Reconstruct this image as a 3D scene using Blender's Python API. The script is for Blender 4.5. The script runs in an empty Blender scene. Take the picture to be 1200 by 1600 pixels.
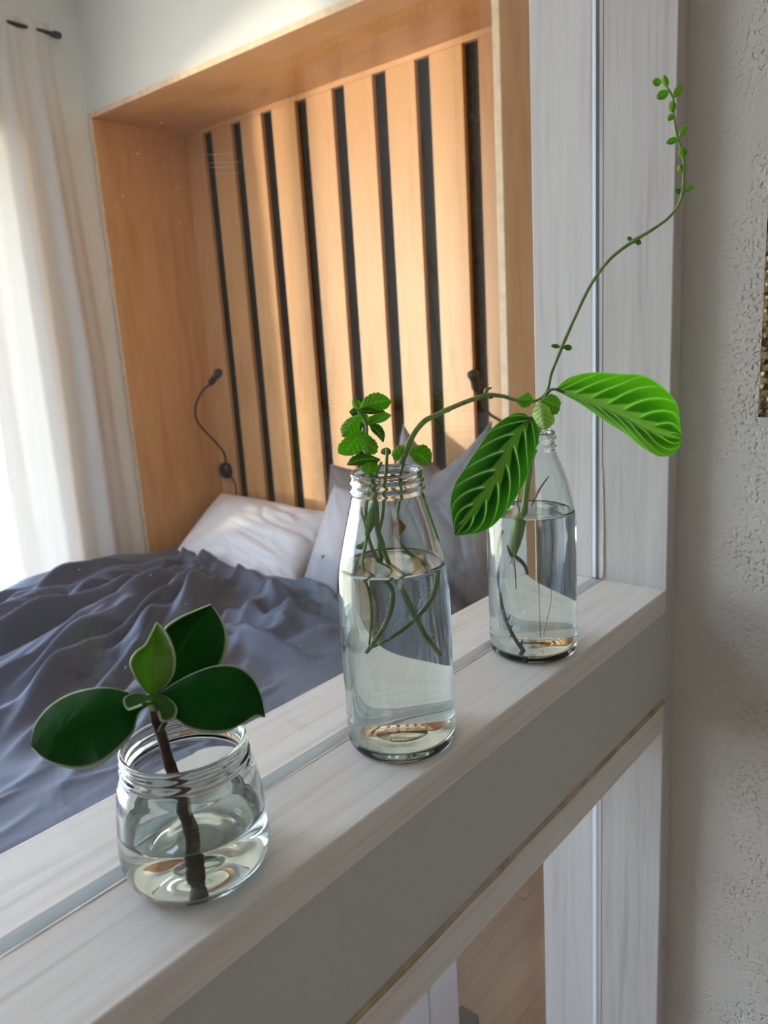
import bpy, bmesh, math, random
import numpy as np
from mathutils import Vector, Matrix, noise as mnoise

random.seed(7)
C = bpy.context.scene.collection
SC = bpy.context.scene
SC.cycles.max_bounces = 28; SC.cycles.transmission_bounces = 24; SC.cycles.transparent_max_bounces = 24; SC.cycles.diffuse_bounces = 6

# ------------------------------------------------------------------ camera
F_PX, YAW, PITCH, ROLL = 1208.465, 0.7127, -0.2237, -0.0620
CAM = np.array([0.35, 0.0, 0.2694])          # metres; origin = glass line on the ledge top
_cy, _sy, _cp, _sp = math.cos(YAW), math.sin(YAW), math.cos(PITCH), math.sin(PITCH)
FWD = np.array([-_sy * _cp, _cy * _cp, _sp])
_r0 = np.array([_cy, _sy, 0.0]); _u0 = np.cross(_r0, FWD)
RIGHT = math.cos(ROLL) * _r0 + math.sin(ROLL) * _u0
UP = -math.sin(ROLL) * _r0 + math.cos(ROLL) * _u0
FH = np.array([-_sy, _cy, 0.0])              # horizontal view direction

cam_d = bpy.data.cameras.new('camera'); cam = bpy.data.objects.new('camera', cam_d); C.objects.link(cam)
cam_d.sensor_fit = 'VERTICAL'; cam_d.sensor_height = 24.0; cam_d.lens = F_PX * 24.0 / 1600.0
cam_d.clip_start = 0.01; cam_d.clip_end = 100
m3 = Matrix((RIGHT, UP, -FWD)).transposed()
cam.matrix_world = Matrix.Translation(CAM) @ m3.to_4x4()
cam_d.dof.use_dof = True; cam_d.dof.focus_distance = 0.55; cam_d.dof.aperture_fstop = 9.0
SC.camera = cam

# ------------------------------------------------------------------ world, light, exposure
SC.view_settings.view_transform = 'Standard'; SC.view_settings.look = 'None'
SC.view_settings.gamma = 1.0; SC.view_settings.use_curve_mapping = False
SC.view_settings.exposure = 0.02
w = bpy.data.worlds.new('daylight'); SC.world = w; w.use_nodes = True
nt = w.node_tree; nt.nodes.clear()
wo = nt.nodes.new('ShaderNodeOutputWorld'); bg = nt.nodes.new('ShaderNodeBackground')
tc = nt.nodes.new('ShaderNodeTexCoord'); sx = nt.nodes.new('ShaderNodeSeparateXYZ')
mr = nt.nodes.new('ShaderNodeMapRange'); rp = nt.nodes.new('ShaderNodeValToRGB')
mr.inputs[1].default_value = -1; mr.inputs[2].default_value = 1
nt.links.new(tc.outputs['Generated'], sx.inputs[0]); nt.links.new(sx.outputs[2], mr.inputs[0])
nt.links.new(mr.outputs[0], rp.inputs[0]); nt.links.new(rp.outputs[0], bg.inputs[0]); nt.links.new(bg.outputs[0], wo.inputs[0])
els = rp.color_ramp.elements
els[0].position = 0.0; els[0].color = (0.50, 0.46, 0.40, 1)
els[1].position = 1.0; els[1].color = (0.50, 0.66, 1.0, 1)
e = els.new(0.47); e.color = (0.56, 0.53, 0.47, 1)
e = els.new(0.52); e.color = (0.71, 0.85, 1.0, 1)
bg.inputs[1].default_value = 12.0

def light(name, kind, loc, target, energy, color, size=None, size_y=None, angle=None):
    d = bpy.data.lights.new(name, kind); d.energy = energy; d.color = color
    if kind == 'AREA':
        d.shape = 'RECTANGLE'; d.size = size; d.size_y = size_y
    if angle is not None: d.angle = angle
    o = bpy.data.objects.new(name, d); C.objects.link(o); o.location = loc
    o.rotation_euler = (Vector(target) - Vector(loc)).to_track_quat('-Z', 'Y').to_euler()
    return o
# low warm light thrown back from the sunlit street outside the bedroom window
sd = Vector((0.345, 0.74, 0.066))
light('street_glare', 'SUN', (-6, -3, 0), Vector((-6, -3, 0)) + sd, 3.5, (1.0, 0.88, 0.72), angle=math.radians(3.0))
# daylight portal in the bedroom window opening
pl = light('window_portal', 'AREA', (-2.80, -.135, 0.05), (0, -.135, 0.05), 1, (1, 1, 1), 3.04, 1.96)
pl.data.cycles.is_portal = True
pl2 = light('added_roof_portal', 'AREA', (-1.725, -.625, 1.66), (-1.725, -.625, 0), 1, (1, 1, 1), .96, .86)  # portal of the added roof opening, extra sky light from above
pl2.data.cycles.is_portal = True
# added fill lamp, unseen, brightens the faces turned away from the bedroom window
light('room_fill', 'AREA', (2.9, -1.4, 0.5), (0.2, 0.3, -0.2), 7.0, (1.0, 0.93, 0.87), 1.0, 1.3)

# ------------------------------------------------------------------ picture helpers (pixel -> point at a real distance)
def ray(x, y):
    return FWD + (x - 600.0) / F_PX * RIGHT - (y - 800.0) / F_PX * UP
def pt(x, y, s):
    d = ray(x, y); return CAM + d * (s / d.dot(FH))
def on(x, y, axis, val):
    d = ray(x, y); return CAM + d * ((val - CAM[axis]) / d[axis])

# ------------------------------------------------------------------ materials
def new_mat(name):
    m = bpy.data.materials.new(name); m.use_nodes = True
    t = m.node_tree; b = t.nodes['Principled BSDF']
    return m, t, b
def N(t, kind, **kw):
    n = t.nodes.new(kind)
    for k, v in kw.items(): setattr(n, k, v)
    return n
def plain(name, col, rough=0.5, metal=0.0, bump=0.0, bscale=200.0, var=0.0, sheen=0.0):
    m, t, b = new_mat(name)
    b.inputs['Base Color'].default_value = (*col, 1); b.inputs['Roughness'].default_value = rough
    b.inputs['Metallic'].default_value = metal
    if sheen: b.inputs['Sheen Weight'].default_value = sheen
    if bump or var:
        g = N(t, 'ShaderNodeTexCoord'); n = N(t, 'ShaderNodeTexNoise'); n.inputs['Scale'].default_value = bscale
        n.inputs['Detail'].default_value = 4
        t.links.new(g.outputs['Object'], n.inputs['Vector'])
        if bump:
            bp = N(t, 'ShaderNodeBump'); bp.inputs['Strength'].default_value = bump; bp.inputs['Distance'].default_value = 0.002
            t.links.new(n.outputs['Fac'], bp.inputs['Height']); t.links.new(bp.outputs[0], b.inputs['Normal'])
        if var:
            r = N(t, 'ShaderNodeValToRGB'); e = r.color_ramp.elements
            e[0].position = .3; e[1].position = .7
            e[0].color = (*[c * (1 - var) for c in col], 1); e[1].color = (*[min(1, c * (1 + var)) for c in col], 1)
            t.links.new(n.outputs['Fac'], r.inputs[0]); t.links.new(r.outputs[0], b.inputs['Base Color'])
    return m
def grain(name, dark, mid, light_, axis, stretch=22.0, fine=90.0, rough=0.5, bump=0.25, knots=False, detail=6.0):
    """wood with the grain running along one object axis"""
    m, t, b = new_mat(name)
    g = N(t, 'ShaderNodeTexCoord'); mp = N(t, 'ShaderNodeMapping')
    sc = [fine] * 3; sc[axis] = fine / stretch; mp.inputs['Scale'].default_value = sc
    t.links.new(g.outputs['Object'], mp.inputs['Vector'])
    n = N(t, 'ShaderNodeTexNoise'); n.inputs['Scale'].default_value = 1.0; n.inputs['Detail'].default_value = detail; n.inputs['Distortion'].default_value = 0.6
    t.links.new(mp.outputs[0], n.inputs['Vector'])
    mp2 = N(t, 'ShaderNodeMapping'); sc2 = [fine / 6] * 3; sc2[axis] = fine / 6 / (stretch / 3); mp2.inputs['Scale'].default_value = sc2
    t.links.new(g.outputs['Object'], mp2.inputs['Vector'])
    n2 = N(t, 'ShaderNodeTexNoise'); n2.inputs['Scale'].default_value = 1.0; n2.inputs['Detail'].default_value = 3
    t.links.new(mp2.outputs[0], n2.inputs['Vector'])
    mx = N(t, 'ShaderNodeMath', operation='MULTIPLY_ADD'); mx.inputs[1].default_value = 0.55
    mul = N(t, 'ShaderNodeMath', operation='MULTIPLY'); mul.inputs[1].default_value = 0.45
    t.links.new(n2.outputs['Fac'], mul.inputs[0]); t.links.new(n.outputs['Fac'], mx.inputs[0]); t.links.new(mul.outputs[0], mx.inputs[2])
    r = N(t, 'ShaderNodeValToRGB'); e = r.color_ramp.elements
    e[0].position = 0.30; e[0].color = (*dark, 1); e[1].position = 0.68; e[1].color = (*light_, 1)
    k = e.new(0.46); k.color = (*mid, 1)
    t.links.new(mx.outputs[0], r.inputs[0])
    out = r.outputs[0]
    if knots:
        v = N(t, 'ShaderNodeTexVoronoi'); v.inputs['Scale'].default_value = 1.0
        mp3 = N(t, 'ShaderNodeMapping'); s3 = [16.0] * 3; s3[axis] = 6.0; mp3.inputs['Scale'].default_value = s3
        t.links.new(g.outputs['Object'], mp3.inputs['Vector']); t.links.new(mp3.outputs[0], v.inputs['Vector'])
        rr = N(t, 'ShaderNodeValToRGB'); ee = rr.color_ramp.elements
        ee[0].position = 0.035; ee[0].color = (.62, .58, .54, 1); ee[1].position = 0.07; ee[1].color = (1, 1, 1, 1)
        t.links.new(v.outputs['Distance'], rr.inputs[0])
        mm = N(t, 'ShaderNodeMix', data_type='RGBA', blend_type='MULTIPLY'); mm.inputs[0].default_value = 1.0
        t.links.new(out, mm.inputs[6]); t.links.new(rr.outputs[0], mm.inputs[7]); out = mm.outputs[2]
    t.links.new(out, b.inputs['Base Color'])
    b.inputs['Roughness'].default_value = rough
    bp = N(t, 'ShaderNodeBump'); bp.inputs['Strength'].default_value = bump; bp.inputs['Distance'].default_value = 0.0008
    t.links.new(mx.outputs[0], bp.inputs['Height']); t.links.new(bp.outputs[0], b.inputs['Normal'])
    return m

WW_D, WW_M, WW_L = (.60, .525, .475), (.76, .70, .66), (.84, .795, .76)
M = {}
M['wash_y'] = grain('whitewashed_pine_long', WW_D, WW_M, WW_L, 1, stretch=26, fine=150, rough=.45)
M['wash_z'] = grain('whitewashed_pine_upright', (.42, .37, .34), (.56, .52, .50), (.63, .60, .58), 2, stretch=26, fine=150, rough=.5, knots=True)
M['panel'] = plain('painted_panel', (.56, .55, .52), .6, bump=.06, bscale=300)
M['caulk'] = plain('yellowed_caulk', (.42, .34, .22), .6, var=.25, bscale=60)
M['edge_glint'] = plain('painted_glass_edge_glint', (.86, .92, .98), .2)  # bright glint of the glass edge, put into the strip's colour
M['edge_shade'] = plain('painted_groove_shade', (.055, .075, .09), .4)  # shade of the groove beside the glass edge, painted as a dark strip
M['silicone'] = plain('grey_silicone', (.40, .45, .47), .25)
M['old_glue'] = plain('tan_joint', (.66, .57, .46), .6, var=.25, bscale=50)
PLY = ((.52, .245, .085), (.63, .335, .135), (.70, .40, .175))
M['ply_z'] = grain('birch_plywood_upright', *PLY, 2, stretch=9, fine=26, rough=.42, bump=.06)
M['ply_x'] = grain('birch_plywood_across', *PLY, 0, stretch=4, fine=20, rough=.45, bump=.06)
M['ply_edge'] = plain('pale_plywood_edge', (.78, .58, .38), .55, var=.12, bscale=40)
M['slot'] = plain('dark_slot_backing', (.045, .030, .020), .7)
M['wall'] = plain('white_wall_paint', (.76, .755, .71), .85, bump=.1, bscale=120)
M['far'] = plain('far_wall_paint', (.34, .33, .31), .9)
M['ceil'] = plain('white_ceiling_paint', (.82, .81, .78), .9)
M['black'] = plain('black_metal', (.012, .012, .014), .38, metal=.0)
M['black_rubber'] = plain('black_rubber', (.02, .02, .022), .55)
M['floor'] = plain('floor_slab', (.30, .23, .18), .6)
M['plank'] = grain('brown_floor_plank', (.22, .135, .085), (.34, .215, .135), (.43, .285, .185), 1, stretch=14, fine=40, rough=.4, bump=.1)
M['box_white'] = plain('pale_lilac_board', (.66, .66, .74), .5)
M['dark_wood'] = plain('dark_brown_wood', (.10, .065, .045), .6, var=.3, bscale=40)

# plaster: trowelled ground with scattered pits, rougher away from the corner
m, t, b = new_mat('rough_plaster'); M['plaster'] = m
g = N(t, 'ShaderNodeTexCoord'); n = N(t, 'ShaderNodeTexNoise'); n.inputs['Scale'].default_value = 240; n.inputs['Detail'].default_value = 1.0
n2 = N(t, 'ShaderNodeTexNoise'); n2.inputs['Scale'].default_value = 38; n2.inputs['Detail'].default_value = 3
n3 = N(t, 'ShaderNodeTexNoise'); n3.inputs['Scale'].default_value = 17; n3.inputs['Detail'].default_value = 2
for k in (n, n2, n3): t.links.new(g.outputs['Object'], k.inputs['Vector'])
pit = N(t, 'ShaderNodeMapRange', interpolation_type='SMOOTHSTEP'); pit.inputs[1].default_value = .50; pit.inputs[2].default_value = .82; pit.inputs[3].default_value = 0; pit.inputs[4].default_value = -1
t.links.new(n.outputs['Fac'], pit.inputs[0])
msk = N(t, 'ShaderNodeMapRange'); msk.inputs[1].default_value = .30; msk.inputs[2].default_value = .58; t.links.new(n3.outputs['Fac'], msk.inputs[0])
sx_ = N(t, 'ShaderNodeSeparateXYZ'); t.links.new(g.outputs['Object'], sx_.inputs[0])
mr_ = N(t, 'ShaderNodeMapRange', interpolation_type='SMOOTHSTEP'); mr_.inputs[1].default_value = .095 - 1.52; mr_.inputs[2].default_value = .150 - 1.52; mr_.inputs[3].default_value = .12
t.links.new(sx_.outputs[0], mr_.inputs[0])
m0 = N(t, 'ShaderNodeMath', operation='MULTIPLY'); t.links.new(msk.outputs[0], m0.inputs[0]); t.links.new(mr_.outputs[0], m0.inputs[1])
pm = N(t, 'ShaderNodeMath', operation='MULTIPLY'); t.links.new(pit.outputs[0], pm.inputs[0]); t.links.new(m0.outputs[0], pm.inputs[1])
hs = N(t, 'ShaderNodeMath', operation='MULTIPLY_ADD'); hs.inputs[1].default_value = .9; t.links.new(n2.outputs['Fac'], hs.inputs[0]); t.links.new(pm.outputs[0], hs.inputs[2])
bp = N(t, 'ShaderNodeBump'); bp.inputs['Strength'].default_value = .8; bp.inputs['Distance'].default_value = .0022
t.links.new(hs.outputs[0], bp.inputs['Height']); t.links.new(bp.outputs[0], b.inputs['Normal'])
b.inputs['Base Color'].default_value = (.62, .58, .535, 1); b.inputs['Roughness'].default_value = .9

# bottle glass / water
def glass(name, col, ior, rough=0.0):
    m, t, b = new_mat(name); t.nodes.remove(b)
    gl = N(t, 'ShaderNodeBsdfGlass'); gl.inputs['Color'].default_value = (*col, 1); gl.inputs['IOR'].default_value = ior
    gl.inputs['Roughness'].default_value = rough
    t.links.new(gl.outputs[0], t.nodes['Material Output'].inputs[0]); return m
M['glass'] = glass('clear_bottle_glass', (.965, .985, .975), 1.47)
M['water'] = glass('water', (.975, .99, .985), 1.333)
# flat pane: fresnel reflection over straight-through light
m, t, b = new_mat('window_pane'); t.nodes.remove(b); M['pane'] = m
fr = N(t, 'ShaderNodeFresnel'); gm = N(t, 'ShaderNodeNewGeometry'); ir = N(t, 'ShaderNodeMapRange')      # same reflectance on both faces of the pane
ir.inputs[3].default_value = 1.5; ir.inputs[4].default_value = 1 / 1.5
t.links.new(gm.outputs['Backfacing'], ir.inputs[0]); t.links.new(ir.outputs[0], fr.inputs['IOR'])
tr = N(t, 'ShaderNodeBsdfTransparent'); tr.inputs['Color'].default_value = (.985, .993, .988, 1)
gs = N(t, 'ShaderNodeBsdfGlossy'); gs.inputs['Roughness'].default_value = 0.0
mx = N(t, 'ShaderNodeMixShader'); t.links.new(fr.outputs[0], mx.inputs[0]); t.links.new(tr.outputs[0], mx.inputs[1]); t.links.new(gs.outputs[0], mx.inputs[2])
t.links.new(mx.outputs[0], t.nodes['Material Output'].inputs[0])

# sheer curtain: woven cloth that lets part of the light straight through
m, t, b = new_mat('sheer_curtain'); t.nodes.remove(b); M['curtain'] = m
df = N(t, 'ShaderNodeBsdfDiffuse'); df.inputs['Color'].default_value = (.80, .77, .73, 1)
tl = N(t, 'ShaderNodeBsdfTranslucent'); tl.inputs['Color'].default_value = (.78, .75, .71, 1)
tp = N(t, 'ShaderNodeBsdfTransparent')
m1 = N(t, 'ShaderNodeMixShader'); m1.inputs[0].default_value = .15; m2 = N(t, 'ShaderNodeMixShader'); m2.inputs[0].default_value = .12
t.links.new(df.outputs[0], m1.inputs[1]); t.links.new(tl.outputs[0], m1.inputs[2])
t.links.new(m1.outputs[0], m2.inputs[1]); t.links.new(tp.outputs[0], m2.inputs[2])
t.links.new(m2.outputs[0], t.nodes['Material Output'].inputs[0])

def cloth(name, col):
    m, t, b = new_mat(name)
    g = N(t, 'ShaderNodeTexCoord'); n = N(t, 'ShaderNodeTexNoise'); n.inputs['Scale'].default_value = 45; n.inputs['Detail'].default_value = 5
    t.links.new(g.outputs['Object'], n.inputs['Vector'])
    bp = N(t, 'ShaderNodeBump'); bp.inputs['Strength'].default_value = .12; bp.inputs['Distance'].default_value = .003
    t.links.new(n.outputs['Fac'], bp.inputs['Height']); t.links.new(bp.outputs[0], b.inputs['Normal'])
    b.inputs['Base Color'].default_value = (*col, 1); b.inputs['Roughness'].default_value = .75
    b.inputs['Sheen Weight'].default_value = .12; b.inputs['Sheen Roughness'].default_value = .4
    return m
M['duvet'] = cloth('grey_duvet_cotton', (.078, .085, .120))
M['pillow_light'] = cloth('light_grey_cotton', (.70, .68, .69))
M['pillow_lilac'] = cloth('lilac_grey_cotton', (.24, .23, .26))
M['pillow_mid'] = cloth('mid_grey_cotton', (.15, .14, .155))
M['pillow_dark'] = cloth('dark_grey_cotton', (.09, .075, .075))
M['sheet'] = cloth('pale_sheet_cotton', (.5, .5, .54))

def leaf_mat(name, transl=.35, gloss=.4, spec=.5, tint=(1.35, 1.5, .7)):
    m, t, b = new_mat(name)
    a = N(t, 'ShaderNodeAttribute'); a.attribute_name = 'Col'
    t.links.new(a.outputs['Color'], b.inputs['Base Color'])
    b.inputs['Roughness'].default_value = gloss; b.inputs['Specular IOR Level'].default_value = spec
    mul = N(t, 'ShaderNodeMix', data_type='RGBA', blend_type='MULTIPLY'); mul.inputs[0].default_value = 1
    mul.inputs[7].default_value = (*tint, 1); t.links.new(a.outputs['Color'], mul.inputs[6])
    tl = N(t, 'ShaderNodeBsdfTranslucent'); t.links.new(mul.outputs[2], tl.inputs['Color'])
    mx = N(t, 'ShaderNodeMixShader'); mx.inputs[0].default_value = transl
    t.links.new(b.outputs[0], mx.inputs[1]); t.links.new(tl.outputs[0], mx.inputs[2])
    t.links.new(mx.outputs[0], t.nodes['Material Output'].inputs[0]); return m
M['leaf_thick'] = leaf_mat('thick_glossy_leaf', .05, .38, .10)
M['leaf_young'] = leaf_mat('young_thick_leaf', .35, .35)
M['leaf_prayer'] = leaf_mat('patterned_leaf', .45, .45, .2)
M['leaf_mint'] = leaf_mat('mint_leaf', .45, .5, .2)
M['leaf_pale'] = leaf_mat('pale_wet_leaf', .55, .25)
M['stem_green'] = plain('green_stem', (.19, .30, .065), .45, var=.25, bscale=120)
M['stem_pale'] = plain('pale_green_stem', (.27, .42, .10), .4, var=.15, bscale=120)
M['stem_brown'] = plain('brown_stem', (.060, .030, .018), .6, bump=.5, bscale=160, var=.55)
M['stem_dark'] = plain('dark_green_stem', (.075, .085, .03), .5, var=.35, bscale=150)
M['root_white'] = plain('pale_root', (.62, .60, .50), .5)
M['root_brown'] = plain('brown_root', (.20, .09, .04), .55, var=.3, bscale=150)
M['root_pink'] = plain('pink_brown_root', (.34, .17, .13), .5, var=.3, bscale=150)
M['leaf_dead'] = plain('withered_leaf', (.45, .24, .05), .6, var=.4, bscale=200)
M['dust'] = plain('white_dust', (.85, .85, .85), .8)
m, t, b = new_mat('aged_gilt'); M['gilt'] = m
g = N(t, 'ShaderNodeTexCoord'); n = N(t, 'ShaderNodeTexNoise'); n.inputs['Scale'].default_value = 170; n.inputs['Detail'].default_value = 4
t.links.new(g.outputs['Object'], n.inputs['Vector']); r = N(t, 'ShaderNodeValToRGB'); e = r.color_ramp.elements
e[0].position = .38; e[0].color = (.045, .028, .014, 1); e[1].position = .62; e[1].color = (.48, .34, .15, 1)
t.links.new(n.outputs['Fac'], r.inputs[0]); t.links.new(r.outputs[0], b.inputs['Base Color']); b.inputs['Metallic'].default_value = .6; b.inputs['Roughness'].default_value = .42
M['mat_board'] = plain('white_mat_board', (.78, .77, .73), .8)

# ------------------------------------------------------------------ mesh helpers
def obj(name, me, mat=None, parent=None, smooth=False):
    o = bpy.data.objects.new(name, me); C.objects.link(o)
    if mat: me.materials.append(M[mat])
    if parent is not None: o.parent = parent
    if smooth:
        for p in me.polygons: p.use_smooth = True
    return o
def tag(o, label=None, cat=None, group=None, kind=None):
    if label: o['label'] = label
    if cat: o['category'] = cat
    if group: o['group'] = group
    if kind: o['kind'] = kind
    return o
def thing(name, loc, label, cat, group=None, kind=None):
    o = bpy.data.objects.new(name, None); C.objects.link(o); o.location = loc; o.empty_display_size = .05
    return tag(o, label, cat, group, kind)
def bm_mesh(bm, name='m'):
    me = bpy.data.meshes.new(name); bmesh.ops.recalc_face_normals(bm, faces=bm.faces); bm.to_mesh(me); bm.free(); return me
def add_box(bm, x0, x1, y0, y1, z0, z1, off=(0, 0, 0)):
    ox, oy, oz = off
    v = [bm.verts.new((x - ox, y - oy, z - oz)) for x in (x0, x1) for y in (y0, y1) for z in (z0, z1)]
    for f in ((0, 1, 3, 2), (4, 6, 7, 5), (0, 4, 5, 1), (2, 3, 7, 6), (0, 2, 6, 4), (1, 5, 7, 3)):
        bm.faces.new([v[i] for i in f])
def box(name, x0, x1, y0, y1, z0, z1, mat, parent=None, bev=0.0, segs=2):
    """box object with its origin at the centre of its base (world coords unless parent is given: then parent's location is subtracted)"""
    bm = bmesh.new(); c = ((x0 + x1) / 2, (y0 + y1) / 2, z0)
    add_box(bm, x0, x1, y0, y1, z0, z1, c)
    if bev: bmesh.ops.bevel(bm, geom=bm.edges[:], offset=bev, segments=segs, affect='EDGES', profile=.5)
    o = obj(name, bm_mesh(bm, name), mat, parent)
    pl = parent.location if parent is not None else Vector((0, 0, 0))
    pp = parent.parent.location if parent is not None and parent.parent is not None else Vector((0, 0, 0))
    o.location = Vector(c) - pl - pp
    return o
def spline(P, n):
    P = np.array(P, float)
    if len(P) == 2: return np.linspace(P[0], P[1], n)
    d = np.r_[0, np.cumsum(np.linalg.norm(np.diff(P[:, :3] if P.shape[1] > 2 else P, axis=0), axis=1) + 1e-9)]
    d /= d[-1]
    # catmull-rom tangents (non-uniform)
    T = np.gradient(P, d, axis=0)
    tt = np.linspace(0, 1, n); out = np.empty((n, P.shape[1]))
    for i, t_ in enumerate(tt):
        k = min(max(np.searchsorted(d, t_, 'right') - 1, 0), len(P) - 2)
        h = d[k + 1] - d[k]; u = (t_ - d[k]) / h
        out[i] = (2*u**3 - 3*u**2 + 1) * P[k] + (u**3 - 2*u**2 + u) * h * T[k] + (-2*u**3 + 3*u**2) * P[k+1] + (u**3 - u**2) * h * T[k+1]
    return out
def tube_mesh(pts, radii, n=40, seg=10, bumps=0.0, origin=(0, 0, 0)):
    radii = np.broadcast_to(np.array(radii, float), (len(pts),)) if np.ndim(radii) == 0 else np.array(radii, float)
    A = spline(np.c_[np.array(pts, float), radii], n)
    P = A[:, :3] - np.array(origin); R = np.maximum(A[:, 3], 1e-5)
    T = np.gradient(P, axis=0); T /= np.linalg.norm(T, axis=1)[:, None] + 1e-12
    up = np.array([0, 0, 1.0]) if abs(T[0][2]) < .9 else np.array([1.0, 0, 0])
    a = np.cross(T[0], up); a /= np.linalg.norm(a)
    V = []; Fc = []
    for i in range(n):
        a = a - T[i] * a.dot(T[i]); a /= np.linalg.norm(a); b_ = np.cross(T[i], a)
        rr = R[i] * (1 + bumps * (random.random() - .5))
        for k in range(seg):
            th = 2 * math.pi * k / seg
            V.append(P[i] + rr * (math.cos(th) * a + math.sin(th) * b_))
    for i in range(n - 1):
        for k in range(seg):
            k2 = (k + 1) % seg
            Fc.append((i*seg + k, i*seg + k2, (i+1)*seg + k2, (i+1)*seg + k))
    V.append(P[0] - T[0] * R[0] * .4); V.append(P[-1] + T[-1] * R[-1] * .4)
    for k in range(seg):
        k2 = (k + 1) % seg
        Fc.append((len(V) - 2, k2, k)); Fc.append((len(V) - 1, (n-1)*seg + k, (n-1)*seg + k2))
    me = bpy.data.meshes.new('tube'); me.from_pydata([tuple(v) for v in V], [], Fc); me.update(); return me
def join_meshes(meshes):
    bm = bmesh.new()
    for me in meshes: bm.from_mesh(me); bpy.data.meshes.remove(me)
    me = bpy.data.meshes.new('joined'); bm.to_mesh(me); bm.free(); return me
def wpos(o):
    v = Vector((0, 0, 0))
    while o is not None: v += o.location; o = o.parent
    return v
def tube(name, pts, radii, mat, parent, n=40, seg=10, bumps=0.0):
    return obj(name, tube_mesh(pts, radii, n, seg, bumps, wpos(parent)), mat, parent, True)
def lathe_mesh(prof, seg=72, closed=True):
    """prof: (r, z) list; first and last may sit on the axis"""
    V = []; Fc = []; rings = []
    for r, z in prof:
        if r < 1e-6: rings.append([len(V)]); V.append((0, 0, z))
        else:
            rings.append(list(range(len(V), len(V) + seg)))
            V += [(r * math.cos(2*math.pi*k/seg), r * math.sin(2*math.pi*k/seg), z) for k in range(seg)]
    for a, b_ in zip(rings, rings[1:]):
        for k in range(seg):
            k2 = (k + 1) % seg
            if len(a) == 1: Fc.append((a[0], b_[k2], b_[k]))
            elif len(b_) == 1: Fc.append((a[k], a[k2], b_[0]))
            else: Fc.append((a[k], a[k2], b_[k2], b_[k]))
    me = bpy.data.meshes.new('lathe'); me.from_pydata(V, [], Fc)
    bm = bmesh.new(); bm.from_mesh(me); bmesh.ops.recalc_face_normals(bm, faces=bm.faces); bm.to_mesh(me); bm.free()
    for p in me.polygons: p.use_smooth = True
    return me
def smooth_prof(P, n):
    return [tuple(q) for q in spline(P, n)]

# ------------------------------------------------------------------ numpy noise
def vnoise(x, y, seed=0):
    xi = np.floor(x).astype(np.int64); yi = np.floor(y).astype(np.int64); xf = x - xi; yf = y - yi
    def hsh(a, b_):
        h = (a * 374761393 + b_ * 668265263 + seed * 974711) & 0x7fffffff
        h = ((h ^ (h >> 13)) * 1274126177) & 0x7fffffff
        return ((h ^ (h >> 16)) & 0xffff) / 65535.0
    u = xf*xf*xf*(xf*(xf*6-15)+10); v = yf*yf*yf*(yf*(yf*6-15)+10)
    return (hsh(xi, yi)*(1-u) + hsh(xi+1, yi)*u)*(1-v) + (hsh(xi, yi+1)*(1-u) + hsh(xi+1, yi+1)*u)*v
def fbm(x, y, seed=0, oct=4):
    s = 0; a = 1; tot = 0
    for i in range(oct):
        s = s + a * vnoise(x * 2**i, y * 2**i, seed + i); tot += a; a *= .5
    return s / tot
def sstep(a, b_, x):
    u = np.clip((x - a) / (b_ - a), 0, 1); return u*u*(3-2*u)

# =================================================================== SETTING
FLOOR, CEIL = -1.12, 1.55
YP, TB, WF, WB = 0.7503, 0.0261, 0.075, 0.0718       # post face, board thickness, ledge half widths
NX0, NX1, NY0, NY1, NZ = -2.425, -0.680, 1.70, 2.12, 1.107   # niche box (outer x, front y, back y, underside of top)
fl = box('floor', -2.80, 3.0, -2.2, 2.3, FLOOR - .12, FLOOR - .015, 'floor'); tag(fl, 'brown plank floor of the bedroom below the glass', 'floor', kind='structure')
box('floor_screed', -.02, 3.0, -2.2, .8, FLOOR - .014, FLOOR, 'floor', fl)
i = 0
for xk in range(9):
    x0 = -1.50 + xk * .164
    yo = -.3 - (xk * .37) % .9
    while yo < 2.05:
        y0, y1 = max(yo, -.3), min(yo + .9, 2.10)
        if y1 - y0 > .05: box('plank', x0, x0 + .1633, y0, y1 - .002, FLOOR - .015, FLOOR, 'plank', fl, bev=.0005, segs=1)
        yo += .9
RX0, RX1, RY0, RY1 = -2.20, -1.25, -1.05, -.20              # added unseen roof opening, lights ledge and bedding from above
bm = bmesh.new()
for a in ((-2.80, RX0, -2.3, 2.3), (RX1, 3.1, -2.3, 2.3), (RX0, RX1, -2.3, RY0), (RX0, RX1, RY1, 2.3)): add_box(bm, a[0], a[1], a[2], a[3], CEIL, CEIL + .1)
ce = obj('ceiling', bm_mesh(bm), 'ceil'); tag(ce, 'white ceiling above both rooms', 'ceiling', kind='structure')
# bedroom window wall (left) with a deep opening
WX, WT = -2.43, .36; OY0, OY1, OZ0, OZ1 = -1.64, 1.37, -.92, 1.02
bm = bmesh.new()
add_box(bm, WX - WT, WX, -2.3, OY0, FLOOR, CEIL); add_box(bm, WX - WT, WX, OY1, 2.3, FLOOR, CEIL)
add_box(bm, WX - WT, WX, OY0, OY1, FLOOR, OZ0); add_box(bm, WX - WT, WX, OY0, OY1, OZ1, CEIL)
o = obj('wall_left', bm_mesh(bm), 'wall'); tag(o, 'white bedroom wall with the curtained window', 'wall', kind='structure')
wn = thing('window_1', (WX - WT + .06, (OY0 + OY1) / 2, OZ0), 'bright bedroom window behind the white curtain', 'window', kind='structure')
bm = bmesh.new(); fx0, fx1 = WX - WT + .03, WX - WT + .09; c = tuple(wn.location)
for a in ((OY0, OY0 + .06, OZ0, OZ1), (OY1 - .06, OY1, OZ0, OZ1), (-.04, .04, OZ0, OZ1), (OY0, OY1, OZ0, OZ0 + .07), (OY0, OY1, OZ1 - .06, OZ1)):
    add_box(bm, fx0, fx1, a[0], a[1], a[2], a[3], c)
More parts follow.
